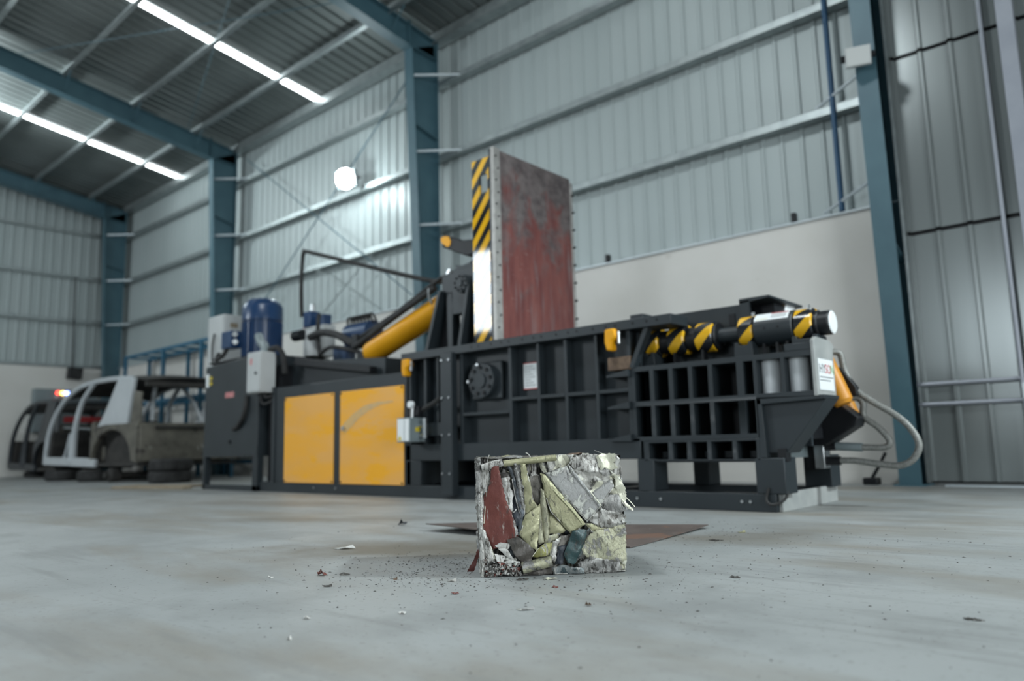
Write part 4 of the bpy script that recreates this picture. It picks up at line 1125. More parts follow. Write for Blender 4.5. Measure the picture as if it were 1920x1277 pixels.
# ================================================================== CAR SHELLS
def car_shell(x_rear, y_near, length, width, z0, height, paint, label, name='car_shell', inner='carinner', rear='cardirt', tailgate=True):
    """stripped hatchback body; its rear looks towards +X and its near side towards -Y"""
    t = thing(name, (x_rear - length / 2, y_near + width / 2, 0), label, 'car body')
    L, W, H = length, width, height
    xr = x_rear

    def S(px_, pz):          # side profile, px from the rear end forwards, both as fractions
        return (xr - px_ * L, z0 + pz * H)
    for side, (ya, yb) in enumerate(((y_near, y_near + 0.07), (y_near + W - 0.07, y_near + W))):
        sd = side == 0
        q = lambda a: [S(*p) for p in a]
        # roof rail with the front pillar, drawn as one bent bar
        rail = [(0.99, 0.08), (0.985, 0.22), (0.955, 0.45), (0.90, 0.66), (0.80, 0.84), (0.66, 0.95), (0.50, 0.985), (0.30, 0.98), (0.10, 0.945)]
        off = 0.022
        pts = [(S(a, b)[0], (ya + yb) / 2 + (0.13 * max(0, b - 0.5) * (1 if sd else -1)), S(a, b)[1]) for a, b in rail]
        part('front_pillar', MB().tube(pts, 0.042, 8, 4), paint, t)
        bp = [(0.66, 0.06), (0.655, 0.3), (0.635, 0.55), (0.60, 0.78), (0.50, 0.97)]
        pts = [(S(a, b)[0], (ya + yb) / 2 + (0.13 * max(0, b - 0.5) * (1 if sd else -1)), S(a, b)[1]) for a, b in bp]
        part('centre_pillar', MB().tube(pts, [0.075, 0.07, 0.068, 0.062, 0.058, 0.055, 0.05, 0.048, 0.045, 0.045, 0.043, 0.042, 0.042, 0.04, 0.04, 0.04, 0.04], 8, 4), paint, t)
        brace = [(0.80, 0.05), (0.74, 0.15), (0.69, 0.40)]
        part('door_brace', MB().tube([(S(a, b)[0], (ya + yb) / 2, S(a, b)[1]) for a, b in brace], 0.03, 8, 3), paint, t)
        part('sill', MB().prism(q([(1.0, 0.03), (0.40, 0.0), (0.40, 0.09), (0.52, 0.11), (1.0, 0.13)]), 'y', ya, yb), paint if sd else inner, t, 0.015)
        # rear pillar: broad painted panel leaning forward at its foot
        dz = 0.05
        part('rear_pillar', MB().prism(q([(0.20, 0.965), (0.055, 0.94), (0.10, 0.46), (0.335, 0.44), (0.40, 0.36), (0.395, 0.44), (0.345, 0.54), (0.28, 0.72)]), 'y', ya + 0.01, yb), paint, t, 0.012)
        part('rear_light_housing', MB().prism(q([(0.055, 0.80), (0.0, 0.78), (0.0, 0.40), (0.09, 0.40)]), 'y', ya + 0.03, yb), rear, t, 0.01)
        # quarter panel with its wheel arch
        arch = [(0.43 - 0.19 + 0.19 * math.cos(math.radians(a)), 0.07 + 0.34 * math.sin(math.radians(a))) for a in range(0, 181, 15)]
        poly = [(0.44, 0.07), (0.44, 0.36), (0.40, 0.45), (0.30, 0.47), (0.0, 0.46), (0.0, 0.05)] + arch[::-1]
        part('wheel_arch', MB().prism(q(poly), 'y', ya, yb), rear if sd else inner, t, 0.01)
    # inner wheel house, floor, bulkheads
    part('wheel_house', MB().prism([S(*p) for p in [(0.42, 0.04), (0.42, 0.40), (0.06, 0.42), (0.06, 0.04)]], 'y', y_near + 0.20, y_near + W - 0.2), inner, t)
    part('floor_pan', MB().box(xr - L, xr - 0.05, y_near + 0.05, y_near + W - 0.05, z0 + 0.02, z0 + 0.07), inner, t)
    part('firewall', MB().prism([S(*p) for p in [(1.0, 0.05), (0.97, 0.45), (0.93, 0.45), (0.96, 0.05)]], 'y', y_near + 0.07, y_near + W - 0.07), inner, t)
    part('seat_bulkhead', MB().box(xr - 0.5 * L, xr - 0.47 * L, y_near + 0.07, y_near + W - 0.07, z0 + 0.05, z0 + 0.36 * H), inner, t)
    # roof skin
    mb = MB()
    prof = [(0.80, 0.835), (0.68, 0.93), (0.5, 0.98), (0.3, 0.985), (0.12, 0.955), (-0.01, 0.90)]
    nY = 7
    for up in (0.0, 0.02):
        for a, b in prof:
            for k in range(nY):
                f = k / (nY - 1)
                yy = y_near + 0.08 + (W - 0.16) * f
                mb.v.append((S(a, b)[0], yy, S(a, b)[1] + 0.055 * (1 - (2 * f - 1) ** 2) + up))
    n1 = len(prof) * nY
    for u in (0, n1):
        for i in range(len(prof) - 1):
            for k in range(nY - 1):
                a = u + i * nY + k
                mb.f.append((a, a + 1, a + nY + 1, a + nY))
    per = [k for k in range(nY)] + [i * nY + nY - 1 for i in range(1, len(prof))] + [(len(prof) - 1) * nY + k for k in range(nY - 2, -1, -1)] + [i * nY for i in range(len(prof) - 2, 0, -1)]
    for a, b in zip(per, per[1:] + per[:1]):
        mb.f.append((a, b, b + n1, a + n1))
    part('roof_skin', mb, inner if paint == 'carwhite' else paint, t)
    # rear frame
    part('rear_header', MB().box(xr - 0.06, xr + 0.02, y_near + 0.1, y_near + W - 0.1, z0 + 0.84 * H, z0 + 0.90 * H), inner, t, 0.02)
    part('rear_panel', MB().prism([(xr + 0.03, z0 + 0.06 * H), (xr + 0.05, z0 + 0.30 * H), (xr, z0 + 0.46 * H), (xr - 0.05, z0 + 0.46 * H), (xr - 0.05, z0 + 0.06 * H)], 'y', y_near + 0.03, y_near + W - 0.03), rear, t, 0.02)
    part('rear_step', MB().box(xr + 0.02, xr + 0.07, y_near + 0.25, y_near + W - 0.25, z0 + 0.40 * H, z0 + 0.43 * H), inner, t, 0.01)
    return t


w_car = car_shell(-11.42, 4.58, 4.05, 1.62, 0.22, 1.42, 'carwhite', 'white stripped hatchback shell without doors resting on loose tyres')
# window struts of the hatch seen through the rear opening
part('hatch_strut', MB().tube([(-11.9, 5.02, 1.45), (-11.75, 4.93, 1.2), (-11.55, 4.84, 0.9)], 0.035, 8, 3), 'carwhite', w_car)
part('hatch_strut', MB().tube([(-11.9, 5.45, 1.45), (-11.7, 5.55, 1.2), (-11.55, 5.62, 0.88)], 0.03, 8, 3), 'carwhite', w_car)
part('seat_frame', MB().prism([(-13.2, 0.30), (-13.8, 0.30), (-13.9, 0.95), (-13.75, 1.0), (-13.6, 0.6), (-13.2, 0.55)], 'y', 4.8, 5.9), 'cardirt', w_car, 0.04)
d_car = car_shell(-15.75, 4.85, 2.85, 1.5, 0.13, 1.38, 'cardark', 'dark stripped car shell behind the white one by the end wall', rear='cardark')
part('interior_trim', MB().box(-16.4, -16.1, 5.0, 6.2, 0.5, 1.02), 'cardirt', d_car, 0.08)
part('red_trim', MB().box(-16.05, -15.98, 5.05, 6.1, 1.05, 1.17), 'redpaint', d_car, 0.02)
part('bare_crossbar', MB().tube([(-15.7, 4.95, 0.93), (-15.7, 6.25, 0.86)], 0.04, 8, 0), 'steel', d_car)


def tyre(x, y, z, label, r=0.29, w=0.17, flat=True):
    t = thing('tyre', (x, y, z), label, 'tyre', 'loose tyres under the car shells')
    prof = [(0.60, 0.16), (0.66, 0.02), (0.86, 0.0), (0.97, 0.10), (1.0, 0.28), (1.0, 0.72), (0.97, 0.90), (0.86, 1.0), (0.66, 0.98), (0.60, 0.84)]
    mb = MB()
    n = 32
    for i in range(n):
        a = 2 * math.pi * i / n
        for pr, pz in prof:
            mb.v.append((x + r * pr * math.cos(a), y + r * pr * math.sin(a), z + w * pz))
    k = len(prof)
    for i in range(n):
        j = (i + 1) % n
        for s in range(k):
            s2 = (s + 1) % k
            mb.f.append((i * k + s, j * k + s, j * k + s2, i * k + s2))
    part('casing', mb, 'rubber', t)
    mb = MB()
    for i in range(n):
        a = 2 * math.pi * (i + 0.5) / n
        ca, sa = math.cos(a), math.sin(a)
        b = len(mb.v)
        for rr_, tt in ((r * 0.985, -0.018), (r * 0.985, 0.018), (r * 1.012, 0.018), (r * 1.012, -0.018)):
            for zz in (z + w * 0.2, z + w * 0.8):
                mb.v.append((x + rr_ * ca - tt * sa, y + rr_ * sa + tt * ca, zz))
        mb.f += [(b, b + 2, b + 3, b + 1), (b + 2, b + 4, b + 5, b + 3), (b + 4, b + 6, b + 7, b + 5), (b + 6, b, b + 1, b + 7), (b, b + 6, b + 4, b + 2), (b + 1, b + 3, b + 5, b + 7)]
    tr = part('tread', mb, 'rubber', t)
    tr['kind'] = 'stuff'
    return t


tyre(-10.9, 4.86, 0.0, 'lower tyre of the stack of two under the white shell tail')
tyre(-10.9, 4.87, 0.17, 'upper tyre of the stack of two under the white shell tail')
tyre(-14.45, 4.62, 0.0, 'flat lying tyre under the front end of the white shell')
tyre(-13.25, 4.72, 0.0, 'flat lying tyre under the sill of the white shell')
tyre(-18.0, 5.3, 0.0, 'flat lying tyre under the dark car shell', w=0.12)
hub = thing('brake_hub', (-12.35, 4.72, 0), 'rusty brake drum and hub standing under the wheel arch', 'brake drum')
part('drum', MB().cyl((-12.35, 4.55, 0.108), (-12.35, 4.72, 0.108), 0, n=28, rings=[(0, 0.08), (0.15, 0.10), (0.2, 0.107), (0.85, 0.107), (1, 0.10)]), 'carinner', hub)
part('hub_face', MB().cyl((-12.35, 4.50, 0.108), (-12.35, 4.55, 0.108), 0.05, n=20), 'carinner', hub)
part('axle_stub', MB().cyl((-12.35, 4.72, 0.108), (-12.35, 5.3, 0.108), 0.04, n=14), 'carinner', hub)
for k, (x0, y0, x1, y1, lab) in enumerate(((-9.9, 3.75, -8.62, 4.05, 'long raw wooden plank on the floor nearest the tank'), (-10.0, 3.95, -9.0, 4.35, 'wider raw wooden board on the floor behind the long plank'))):
    d = Vector((x1 - x0, y1 - y0, 0)).normalized()
    n = Vector((-d.y, d.x, 0)) * (0.06 if k == 0 else 0.11)
    a, b = Vector((x0, y0, 0)), Vector((x1, y1, 0))
    single('plank', MB().prism([((a - n).x, (a - n).y), ((b - n).x, (b - n).y), ((b + n).x, (b + n).y), ((a + n).x, (a + n).y)], 'z', 0, 0.028), 'wood', lab, 'plank', 'planks on the floor', bw=0.003)

# ---- blue rack against the wall
rk = thing('steel_rack', (-14.2, 6.4, 0), 'tall empty blue steel rack frame against the plaster wall', 'rack')
RX = (-16.75, -14.9, -13.3, -12.1)
for x in RX:
    for y in (6.42, 6.92):
        part('upright', MB().box(x - 0.03, x + 0.03, y - 0.03, y + 0.03, 0, 2.50), 'rackblue', rk)
for z in (0.24, 0.42, 1.45, 2.47):
    for y in (6.42, 6.92):
        part('long_rail', MB().box(RX[0] - 0.03, RX[-1] + 0.03, y - 0.02, y + 0.02, z - 0.03, z + 0.03), 'rackblue', rk)
for z in (0.42, 1.45, 2.47):
    for k in range(9):
        x = RX[0] + k * (RX[-1] - RX[0]) / 8
        part('cross_rail', MB().box(x - 0.015, x + 0.015, 6.42, 6.92, z - 0.02, z + 0.02), 'rackblue', rk)

# ---- fittings on the end wall
sp = thing('wall_speaker', (XL + 0.12, 6.17, 2.17), 'black box hung on the end wall below a cable drop', 'speaker')
part('cabinet', MB().prism([(6.03, 2.19), (6.31, 2.17), (6.33, 2.44), (6.05, 2.45)], 'x', XL, XL + 0.22), 'black', sp, 0.01)
part('front_grille', MB().box(XL + 0.22, XL + 0.226, 6.07, 6.29, 2.21, 2.42), 'rubber', sp)
single('cable_drop', MB().tube([(XL + 0.02, 6.12, 4.6), (XL + 0.02, 6.14, 3.5), (XL + 0.02, 6.16, 2.45)], 0.018, 8, 3), 'rubber', 'black cable running down the end wall to the black box', 'cable')
pc = thing('electric_panel', (XL + 0.1, 6.0, 0.9), 'grey electric panel with lit indicator lamps on the end wall', 'control panel')
part('enclosure', MB().box(XL + 0.01, XL + 0.2, 5.36, 6.68, 0.95, 1.93), 'cabgrey', pc, 0.01)
for y0, y1 in ((5.37, 5.70), (5.71, 6.19), (6.20, 6.67)):
    part('door', MB().box(XL + 0.2, XL + 0.215, y0, y1, 0.96, 1.92), 'cabgrey', pc, 0.005)
for y, m_ in ((5.83, 'ledred'), (5.92, 'ledyellow'), (6.01, 'ledblue')):
    part('indicator_lamp', MB().cyl((XL + 0.215, y, 1.84), (XL + 0.235, y, 1.84), 0.042, n=16), m_, pc)
for y, m_ in ((5.80, 'label'), (5.84, 'redpaint'), (5.96, 'label'), (6.0, 'redpaint')):
    part('push_button', MB().cyl((XL + 0.215, y, 1.75), (XL + 0.235, y, 1.75), 0.022, n=14), m_, pc)
fe = thing('fire_extinguisher', (-18.78, 5.72, 1.0), 'red extinguisher hung on the grey electric panel above the dark car shell', 'extinguisher')
part('cylinder', MB().cyl((-18.78, 5.72, 1.02), (-18.78, 5.72, 1.62), 0, n=20, rings=[(0, 0.11), (0.05, 0.13), (0.8, 0.13), (0.92, 0.07), (1, 0.04)]), 'redpaint', fe)
part('bracket', MB().box(-18.91, -18.7, 5.66, 5.78, 0.99, 1.02), 'black', fe)
part('tag', MB().box(-18.652, -18.647, 5.68, 5.76, 1.28, 1.36), 'label', fe)
part('valve', MB().box(-18.82, -18.74, 5.68, 5.80, 1.60, 1.68), 'redpaint', fe)

# ---- jack by the gate column
jk = thing('floor_prop', (-2.0, 6.55, 0), 'small dark prop leaning on the wall foot by the gate column', 'prop')
part('foot', MB().box(-2.09, -1.97, 6.86, 6.98, 0, 0.06), 'black', jk, 0.01)
part('bar', MB().tube([(-2.03, 6.92, 0.05), (-1.95, 6.88, 0.16), (-1.88, 6.84, 0.27)], 0.014, 8, 0), 'black', jk)

# ---- steel plate lying behind the bale
mb = MB()
corners = [Vector((-2.79, 2.52, 0.030)), Vector((-1.62, 2.50, 0.0)), Vector((-1.42, 2.80, 0.004)), Vector((-1.73, 3.26, 0.012)), Vector((-2.80, 2.86, 0.012))]
N = 14
A, B, C2, D2 = Vector((-2.80, 2.50, 0.034)), Vector((-1.63, 2.50, 0.004)), Vector((-1.70, 3.28, 0.010)), Vector((-2.72, 2.92, 0.006))
for up in (0.0, 0.004):
    for i in range(N + 1):
        for j in range(N + 1):
            u_, v_ = i / N, j / N
            p = A * (1 - u_) * (1 - v_) + B * u_ * (1 - v_) + C2 * u_ * v_ + D2 * (1 - u_) * v_
            zz = max(0.002, p.z + 0.006 * noise.noise(Vector((p.x * 2.2, p.y * 2.2, 4)))) + up
            mb.v.append((p.x, p.y, zz))
n1 = (N + 1) ** 2
for u_ in (0, n1):
    for i in range(N):
        for j in range(N):
            a = u_ + i * (N + 1) + j
            mb.f.append((a, a + 1, a + N + 2, a + N + 1))
per = [j for j in range(N + 1)] + [i * (N + 1) + N for i in range(1, N + 1)] + [N * (N + 1) + j for j in range(N - 1, -1, -1)] + [i * (N + 1) for i in range(N - 1, 0, -1)]
for a, b in zip(per, per[1:] + per[:1]):
    mb.f.append((a, b, b + n1, a + n1))
single('steel_plate', mb, 'plate', 'thin rusty brown steel plate lying on the floor behind the bale', 'metal plate')

# ================================================================== THE BALE
BU = Vector((0.6946, 0.7194, 0.0))       # along the front face
BN = Vector((0.7194, -0.6946, 0.0))      # out of the front face
B0 = Vector((-1.66, 1.72, 0.0))          # front left foot
BW, BH, BD = 0.443, 0.362, 0.37


def bl(u, v, d):
    return B0 + BU * u + BN * d + Vector((0, 0, v))


bale = thing('scrap_bale', tuple(bl(BW / 2, 0, -BD / 2)), 'compressed block of crushed painted car sheet metal on the floor', 'metal bale')
bale_inv = bale


def crumple(p, s, seed):
    """folded-sheet relief: flat facets between sharp creases running in a few directions"""
    r_ = random.Random(int(seed * 977) + 13)
    x, y = p[0], p[1]
    w = noise.noise(Vector((x * s * 0.5, y * s * 0.5, seed))) * 0.35
    t = 0.0
    for k in range(4):
        a = r_.uniform(0, math.pi)
        f = s * r_.uniform(0.45, 1.5)
        ph = r_.random()
        v = (x * math.cos(a) + y * math.sin(a)) * f + ph + w
        t += (abs((v % 1.0) - 0.5) * 4 - 1) * (0.55 if k < 2 else 0.3)
    return t


# core block with crushed sides
def core():
    bm = bmesh.new()
    n = 46
    vid = {}

    def V(i, j, k):
        if (i, j, k) not in vid:
            u, v, w = i / n, j / n, k / n
            uu, vv, dd = u * BW, v * BH, -w * BD
            e = 0.011
            # outward push per face
            nu = (-1 if i == 0 else 1 if i == n else 0)
            nv = (-1 if j == 0 else 1 if j == n else 0)
            nd = (1 if k == 0 else -1 if k == n else 0)
            f = crumple((vv * 0.35 + uu, dd + 3 * vv * 0.12), 26, 3.1) if nu else crumple((uu, dd + vv), 24, 8.2)
            g = noise.noise(Vector((uu * 60, vv * 14, dd * 60)))
            amp = e * (f * 0.55 + 0.5 * g)
            if nu:
                amp = 0.008 * g + 0.006 * noise.noise(Vector((dd * 150, vv * 9, 2))) + 0.004
            uu += nu * amp
            vv += (amp * 0.6 if nv > 0 else 0)
            dd += nd * (amp - (0.030 if k == 0 else 0))
            if j == 0:
                vv = 0.002
            vid[(i, j, k)] = bm.verts.new(bl(uu, vv, dd))
        return vid[(i, j, k)]
    for a in range(n):
        for b in range(n):
            for q in (((a, b, 0), (a + 1, b, 0), (a + 1, b + 1, 0), (a, b + 1, 0)), ((a, b, n), (a, b + 1, n), (a + 1, b + 1, n), (a + 1, b, n)),
                      ((0, a, b), (0, a + 1, b), (0, a + 1, b + 1), (0, a, b + 1)), ((n, a, b), (n, a, b + 1), (n, a + 1, b + 1), (n, a + 1, b)),
                      ((a, n, b), (a + 1, n, b), (a + 1, n, b + 1), (a, n, b + 1)), ((a, 0, b), (a, 0, b + 1), (a + 1, 0, b + 1), (a + 1, 0, b))):
                try:
                    bm.faces.new([V(*c) for c in q])
                except ValueError:
                    pass
    bmesh.ops.recalc_face_normals(bm, faces=bm.faces)
    me = bpy.data.meshes.new('pressed_core')
    bm.to_mesh(me)
    bm.free()
    me.materials.append(MAT['core'])
    me.shade_smooth()
    me.set_sharp_from_angle(angle=math.radians(40))
    o = bpy.data.objects.new('pressed_core', me)
    link(o, bale)
    o['label'] = 'tightly folded grey and white sheet layers'


core()

SHEETS = [
    ('crumpled_sheet', 'greywhite', -3, [(398,366),(424,368),(440,352),(446,318),(440,285),(418,300),(405,330)]),
    ('crumpled_sheet', 'patchy', -5, [(405,300),(440,300),(448,262),(447,215),(425,205),(408,240)]),
    ('crumpled_sheet', 'olivechip', -4, [(395,66),(430,60),(448,40),(445,4),(405,3),(388,20)]),
    ('crumpled_sheet', 'creamwhite', 0, [(418,62),(446,56),(456,30),(446,22),(428,34)]),
    ('pressed_sheet', 'greywhite', 2, [(-4,338),(17,329),(24,300),(17,262),(1,262),(-5,301)]),
    ('pressed_sheet', 'grey', -4, [(16,330),(27,312),(28,265),(14,243),(5,235),(2,262),(17,262),(24,300)]),
    ('red_sheet', 'red', 9, [(33,331),(51,331),(57,300),(64,264),(73,226),(89,179),(96,140),(90,108),(31,94),(16,124),(3,159),(10,227),(26,281)]),
    ('red_sheet', 'redscrape', 5, [(57,300),(68,272),(79,233),(90,198),(110,130),(92,112),(86,141),(85,179),(71,226),(62,264)]),
    ('torn_sheet', 'whitechip', 0, [(62,297),(86,301),(88,272),(100,248),(93,233),(96,194),(84,198),(77,233),(66,261)]),
    ('torn_sheet', 'darkgrey', -8, [(55,317),(87,316),(88,297),(62,296)]),
    ('folded_strip', 'slate', 3, [(77,343),(91,339),(105,298),(117,251),(129,205),(129,174),(116,128),(108,138),(115,190),(103,244),(94,299)]),
    ('folded_strip', 'grey', 7, [(99,343),(110,342),(122,298),(133,216),(130,178),(121,209),(111,275)]),
    ('folded_strip', 'grey', 5, [(112,343),(119,343),(131,263),(135,197),(132,193),(126,239),(120,298)]),
    ('torn_sheet', 'navy', -3, [(97,244),(114,228),(129,185),(118,157),(101,157),(95,194)]),
    ('olive_sheet', 'olive', 6, [(123,336),(138,336),(153,270),(159,231),(171,212),(149,192),(133,191),(128,255)]),
    ('olive_sheet', 'olive', 10, [(148,192),(178,213),(179,201),(172,146),(165,83),(144,94),(127,115),(116,128),(124,155),(134,184)]),
    ('pressed_sheet', 'taupe', -6, [(153,299),(178,303),(188,269),(182,213),(159,235),(152,262)]),
    ('folded_strip', 'olivegrey', 4, [(185,261),(194,253),(202,206),(210,152),(207,113),(192,101),(186,176),(183,222)]),
    ('folded_strip', 'olivegrey', 0, [(173,196),(186,207),(188,153),(190,103),(175,96),(168,104)]),
    ('olive_sheet', 'olive', -2, [(205,197),(236,174),(260,137),(246,128),(210,127),(206,152)]),
    ('olive_bar', 'olive', 12, [(183,314),(197,310),(238,260),(281,208),(323,152),(274,124),(243,159),(212,194),(199,237)]),
    ('primer_bar', 'primer', 9, [(199,313),(241,326),(270,334),(281,313),(327,257),(369,201),(328,158),(288,204),(254,240),(227,275)]),
    ('primer_bar', 'primer', 13, [(271,342),(282,330),(308,297),(340,253),(375,206),(368,199),(326,253),(280,311)]),
    ('crumpled_sheet', 'patchy', 4, [(281,320),(309,324),(337,320),(393,308),(410,288),(375,267),(345,248),(315,267),(296,297)]),
    ('crumpled_sheet', 'patchy', 2, [(220,367),(250,372),(291,371),(286,344),(274,335),(240,321),(214,317),(209,343)]),
    ('crumpled_sheet', 'greywhite', 8, [(286,360),(319,368),(365,368),(372,342),(371,314),(333,316),(301,321),(282,339)]),
    ('torn_flap', 'creamwhite', 12, [(364,362),(388,370),(422,370),(424,353),(417,341),(432,327),(412,317),(390,326),(373,318)]),
    ('crumpled_sheet', 'grey', 0, [(370,319),(390,324),(412,314),(416,286),(395,263),(410,288),(389,302)]),
    ('primer_plate', 'primer', 8, [(345,247),(409,287),(416,264),(396,239),(373,209),(352,229)]),
    ('ribbed_sheet', 'grey', 5, [(375,215),(394,239),(430,237),(459,193),(428,182),(392,189)]),
    ('torn_flap', 'creamwhite', 6, [(406,317),(430,299),(449,269),(458,245),(428,243),(423,270),(422,294)]),
    ('torn_flap', 'creamwhite', 4, [(431,246),(455,244),(456,214),(477,190),(461,195),(438,215)]),
    ('crumpled_sheet', 'greywhite', 7, [(337,165),(373,202),(396,189),(428,183),(455,178),(444,158),(420,135),(370,145)]),
    ('olive_sheet', 'olive', 3, [(327,152),(343,152),(399,136),(370,129),(341,128)]),
    ('crumpled_sheet', 'olivechip', 9, [(314,82),(333,114),(362,131),(402,135),(445,149),(460,167),(457,106),(447,43),(418,36),(382,41),(346,47),(319,62)]),
    ('crumpled_sheet', 'grey', 4, [(300,32),(346,48),(382,42),(418,36),(422,7),(404,0),(360,2),(315,0)]),
    ('teal_sheet', 'teal', 12, [(279,129),(298,133),(324,130),(316,97),(300,69),(283,37),(263,39),(253,63),(265,93)]),
    ('teal_sheet', 'tealgrey', 5, [(324,130),(332,135),(326,98),(307,61),(288,35),(281,37),(302,71),(316,97)]),
    ('teal_sheet', 'tealgrey', 6, [(217,22),(247,29),(270,24),(310,18),(309,0),(261,-1),(221,1)]),
    ('torn_sheet', 'navy', 2, [(235,84),(263,90),(253,51),(247,36),(225,33)]),
    ('pressed_sheet', 'taupe', -2, [(244,116),(274,119),(263,89),(235,82)]),
    ('crumpled_sheet', 'greywhite', 1, [(211,95),(244,113),(232,75),(221,37),(208,58)]),
    ('torn_sheet', 'darkbrown', 10, [(78,110),(108,118),(138,97),(156,75),(145,46),(125,39),(98,67)]),
    ('white_shard', 'whitechip', 11, [(47,86),(68,86),(79,76),(96,51),(77,58)]),
    ('white_shard', 'whitechip', 9, [(38,95),(54,104),(89,101),(75,84),(52,85)]),
    ('white_shard', 'whitechip', 6, [(36,70),(67,61),(110,45),(74,42),(43,49)]),
    ('olive_sheet', 'oliveleaf', 8, [(151,59),(169,81),(190,96),(215,99),(202,64),(169,57)]),
    ('olive_sheet', 'olivechip', 0, [(204,118),(244,128),(230,109),(207,95),(194,95)]),
    ('folded_strip', 'greywhite', 6, [(-5,151),(8,137),(23,93),(36,56),(14,46),(2,83)]),
    ('folded_strip', 'greywhite', 3, [(-12,247),(1,262),(3,212),(-1,151),(5,60),(0,5),(-10,11),(-11,121)]),
    ('folded_strip', 'grey', 6, [(-21,360),(-4,361),(-3,301),(-6,243),(-10,197),(-16,243),(-20,302)]),
    ('pressed_sheet', 'darkbrown', -2, [(124,5),(168,14),(216,22),(218,1),(175,-1)]),
    ('red_sheet', 'red', 3, [(5,243),(14,262),(10,227),(3,162),(-1,197)]),
    ('red_sheet', 'red', 4, [(76,25),(113,26),(111,17),(85,16)]),
]



def sheet(name, material, poly, d0, seed, frame=None, amp=0.0045, roll=0.012, jag=0.0016, step=0.0062, th=0.0013, scale=22, tilt=None, bulge=0.0):
    """torn, creased sheet: outline in metres on a face of the bale, with real thickness"""
    rnd = random.Random(seed)
    frame = frame or bl
    # jagged outline
    P = []
    k = len(poly)
    for i in range(k):
        a, b = Vector(poly[i]), Vector(poly[(i + 1) % k])
        m_ = max(1, int((b - a).length / step))
        nrm = Vector((-(b - a).y, (b - a).x))
        if nrm.length > 0:
            nrm.normalize()
        for s in range(m_):
            p = a.lerp(b, s / m_)
            if s:
                p = p + nrm * rnd.uniform(-jag, jag)
            P.append(p)
    nb = len(P)
    xs = [p.x for p in P]
    ys = [p.y for p in P]

    def inside(q):
        c = False
        for i in range(nb):
            a, b = P[i], P[i - 1]
            if (a.y > q.y) != (b.y > q.y) and q.x < (b.x - a.x) * (q.y - a.y) / (b.y - a.y) + a.x:
                c = not c
        return c

    def edge_d(q):
        best = 1e9
        for i in range(nb):
            a, b = P[i - 1], P[i]
            ab = b - a
            t = max(0, min(1, (q - a).dot(ab) / max(ab.length_squared, 1e-12)))
            best = min(best, (q - a - ab * t).length)
        return best
    pts = list(P)
    ed = [0.0] * nb
    y = min(ys)
    row = 0
    while y < max(ys):
        x = min(xs) + (step / 2 if row % 2 else 0)
        while x < max(xs):
            q = Vector((x + rnd.uniform(-1, 1) * step * 0.22, y + rnd.uniform(-1, 1) * step * 0.22))
            if inside(q):
                e = edge_d(q)
                if e > step * 0.42:
                    pts.append(q)
                    ed.append(e)
            x += step
        y += step * 0.87
        row += 1
    ov, oe, of, _, _, _ = delaunay_2d_cdt(pts, [(i, (i + 1) % nb) for i in range(nb)], [list(range(nb))], 1, 1e-6)
    if len(ov) != len(pts):
        ed = [0.0 if i < nb else edge_d(Vector(p)) for i, p in enumerate(ov)]
    cx, cy = sum(xs) / nb, sum(ys) / nb
    tx, ty = tilt or (rnd.uniform(-0.12, 0.12), rnd.uniform(-0.12, 0.12))
    mx = max(ed) or 1
    mb = MB()
    for back in (0.0, th):
        for p, e in zip(ov, ed):
            z = d0 + (p.x - cx) * tx + (p.y - cy) * ty + amp * crumple(p, scale, seed * 1.7) - roll * math.exp(-e / 0.0020) + bulge * (1 - (1 - e / mx) ** 2)
            mb.v.append(tuple(frame(p.x, max(p.y, 0.002), z - back)))
    n = len(ov)
    for f in of:
        mb.f.append(tuple(f))
        mb.f.append(tuple(n + i for i in reversed(f)))
    cnt = {}
    for f in of:
        for i in range(len(f)):
            a, b = f[i], f[(i + 1) % len(f)]
            cnt[(a, b)] = cnt.get((a, b), 0) + 1
    for (a, b) in cnt:
        if (b, a) not in cnt:
            mb.f.append((a, a + n, b + n, b))
    return part(name, mb, material, bale, angle=24)


for i, (nm, mt_, dep, poly) in enumerate(SHEETS):
    p = [(a / 1000, b / 1000) for a, b in poly]
    dep += 3
    if nm not in ('olive_bar', 'primer_bar', 'torn_flap'):
        cu, cv = sum(a for a, b in p) / len(p), sum(b for a, b in p) / len(p)
        p = [(min(cu + (a - cu) * 1.09, BW + 0.006), min(max(cv + (b - cv) * 1.09, 0.002), BH + 0.006)) for a, b in p]
    if nm in ('olive_bar', 'primer_bar', 'primer_plate'):
        sheet(nm, mt_, p, dep / 1000, i + 1, amp=0.0012, roll=0.005, jag=0.0006, tilt=(0.02, 0.03), scale=9)
    elif nm in ('red_sheet', 'olive_sheet', 'teal_sheet'):
        sheet(nm, mt_, p, dep / 1000, i + 1, amp=0.0042, roll=0.003, scale=13)
    elif nm == 'folded_strip':
        sheet(nm, mt_, p, dep / 1000, i + 1, amp=0.0026, roll=0.004, jag=0.0012, step=0.005, bulge=0.003)
    elif mt_ == 'olivechip' and nm == 'crumpled_sheet':
        sheet(nm, mt_, p, dep / 1000, i + 7, amp=0.0042, roll=0.003, jag=0.0025, step=0.005, scale=10)
    elif nm == 'crumpled_sheet':
        sheet(nm, mt_, p, dep / 1000, i + 61, amp=0.0060, roll=0.003, jag=0.0030, step=0.005, scale=19)
    elif nm == 'torn_flap':
        sheet(nm, mt_, p, dep / 1000, i + 1, amp=0.006, roll=0.001, jag=0.003, step=0.0055, scale=18, tilt=(0.25, 0.1))
    else:
        sheet(nm, mt_, p, dep / 1000, i + 1, amp=0.0046, roll=0.002, scale=19)


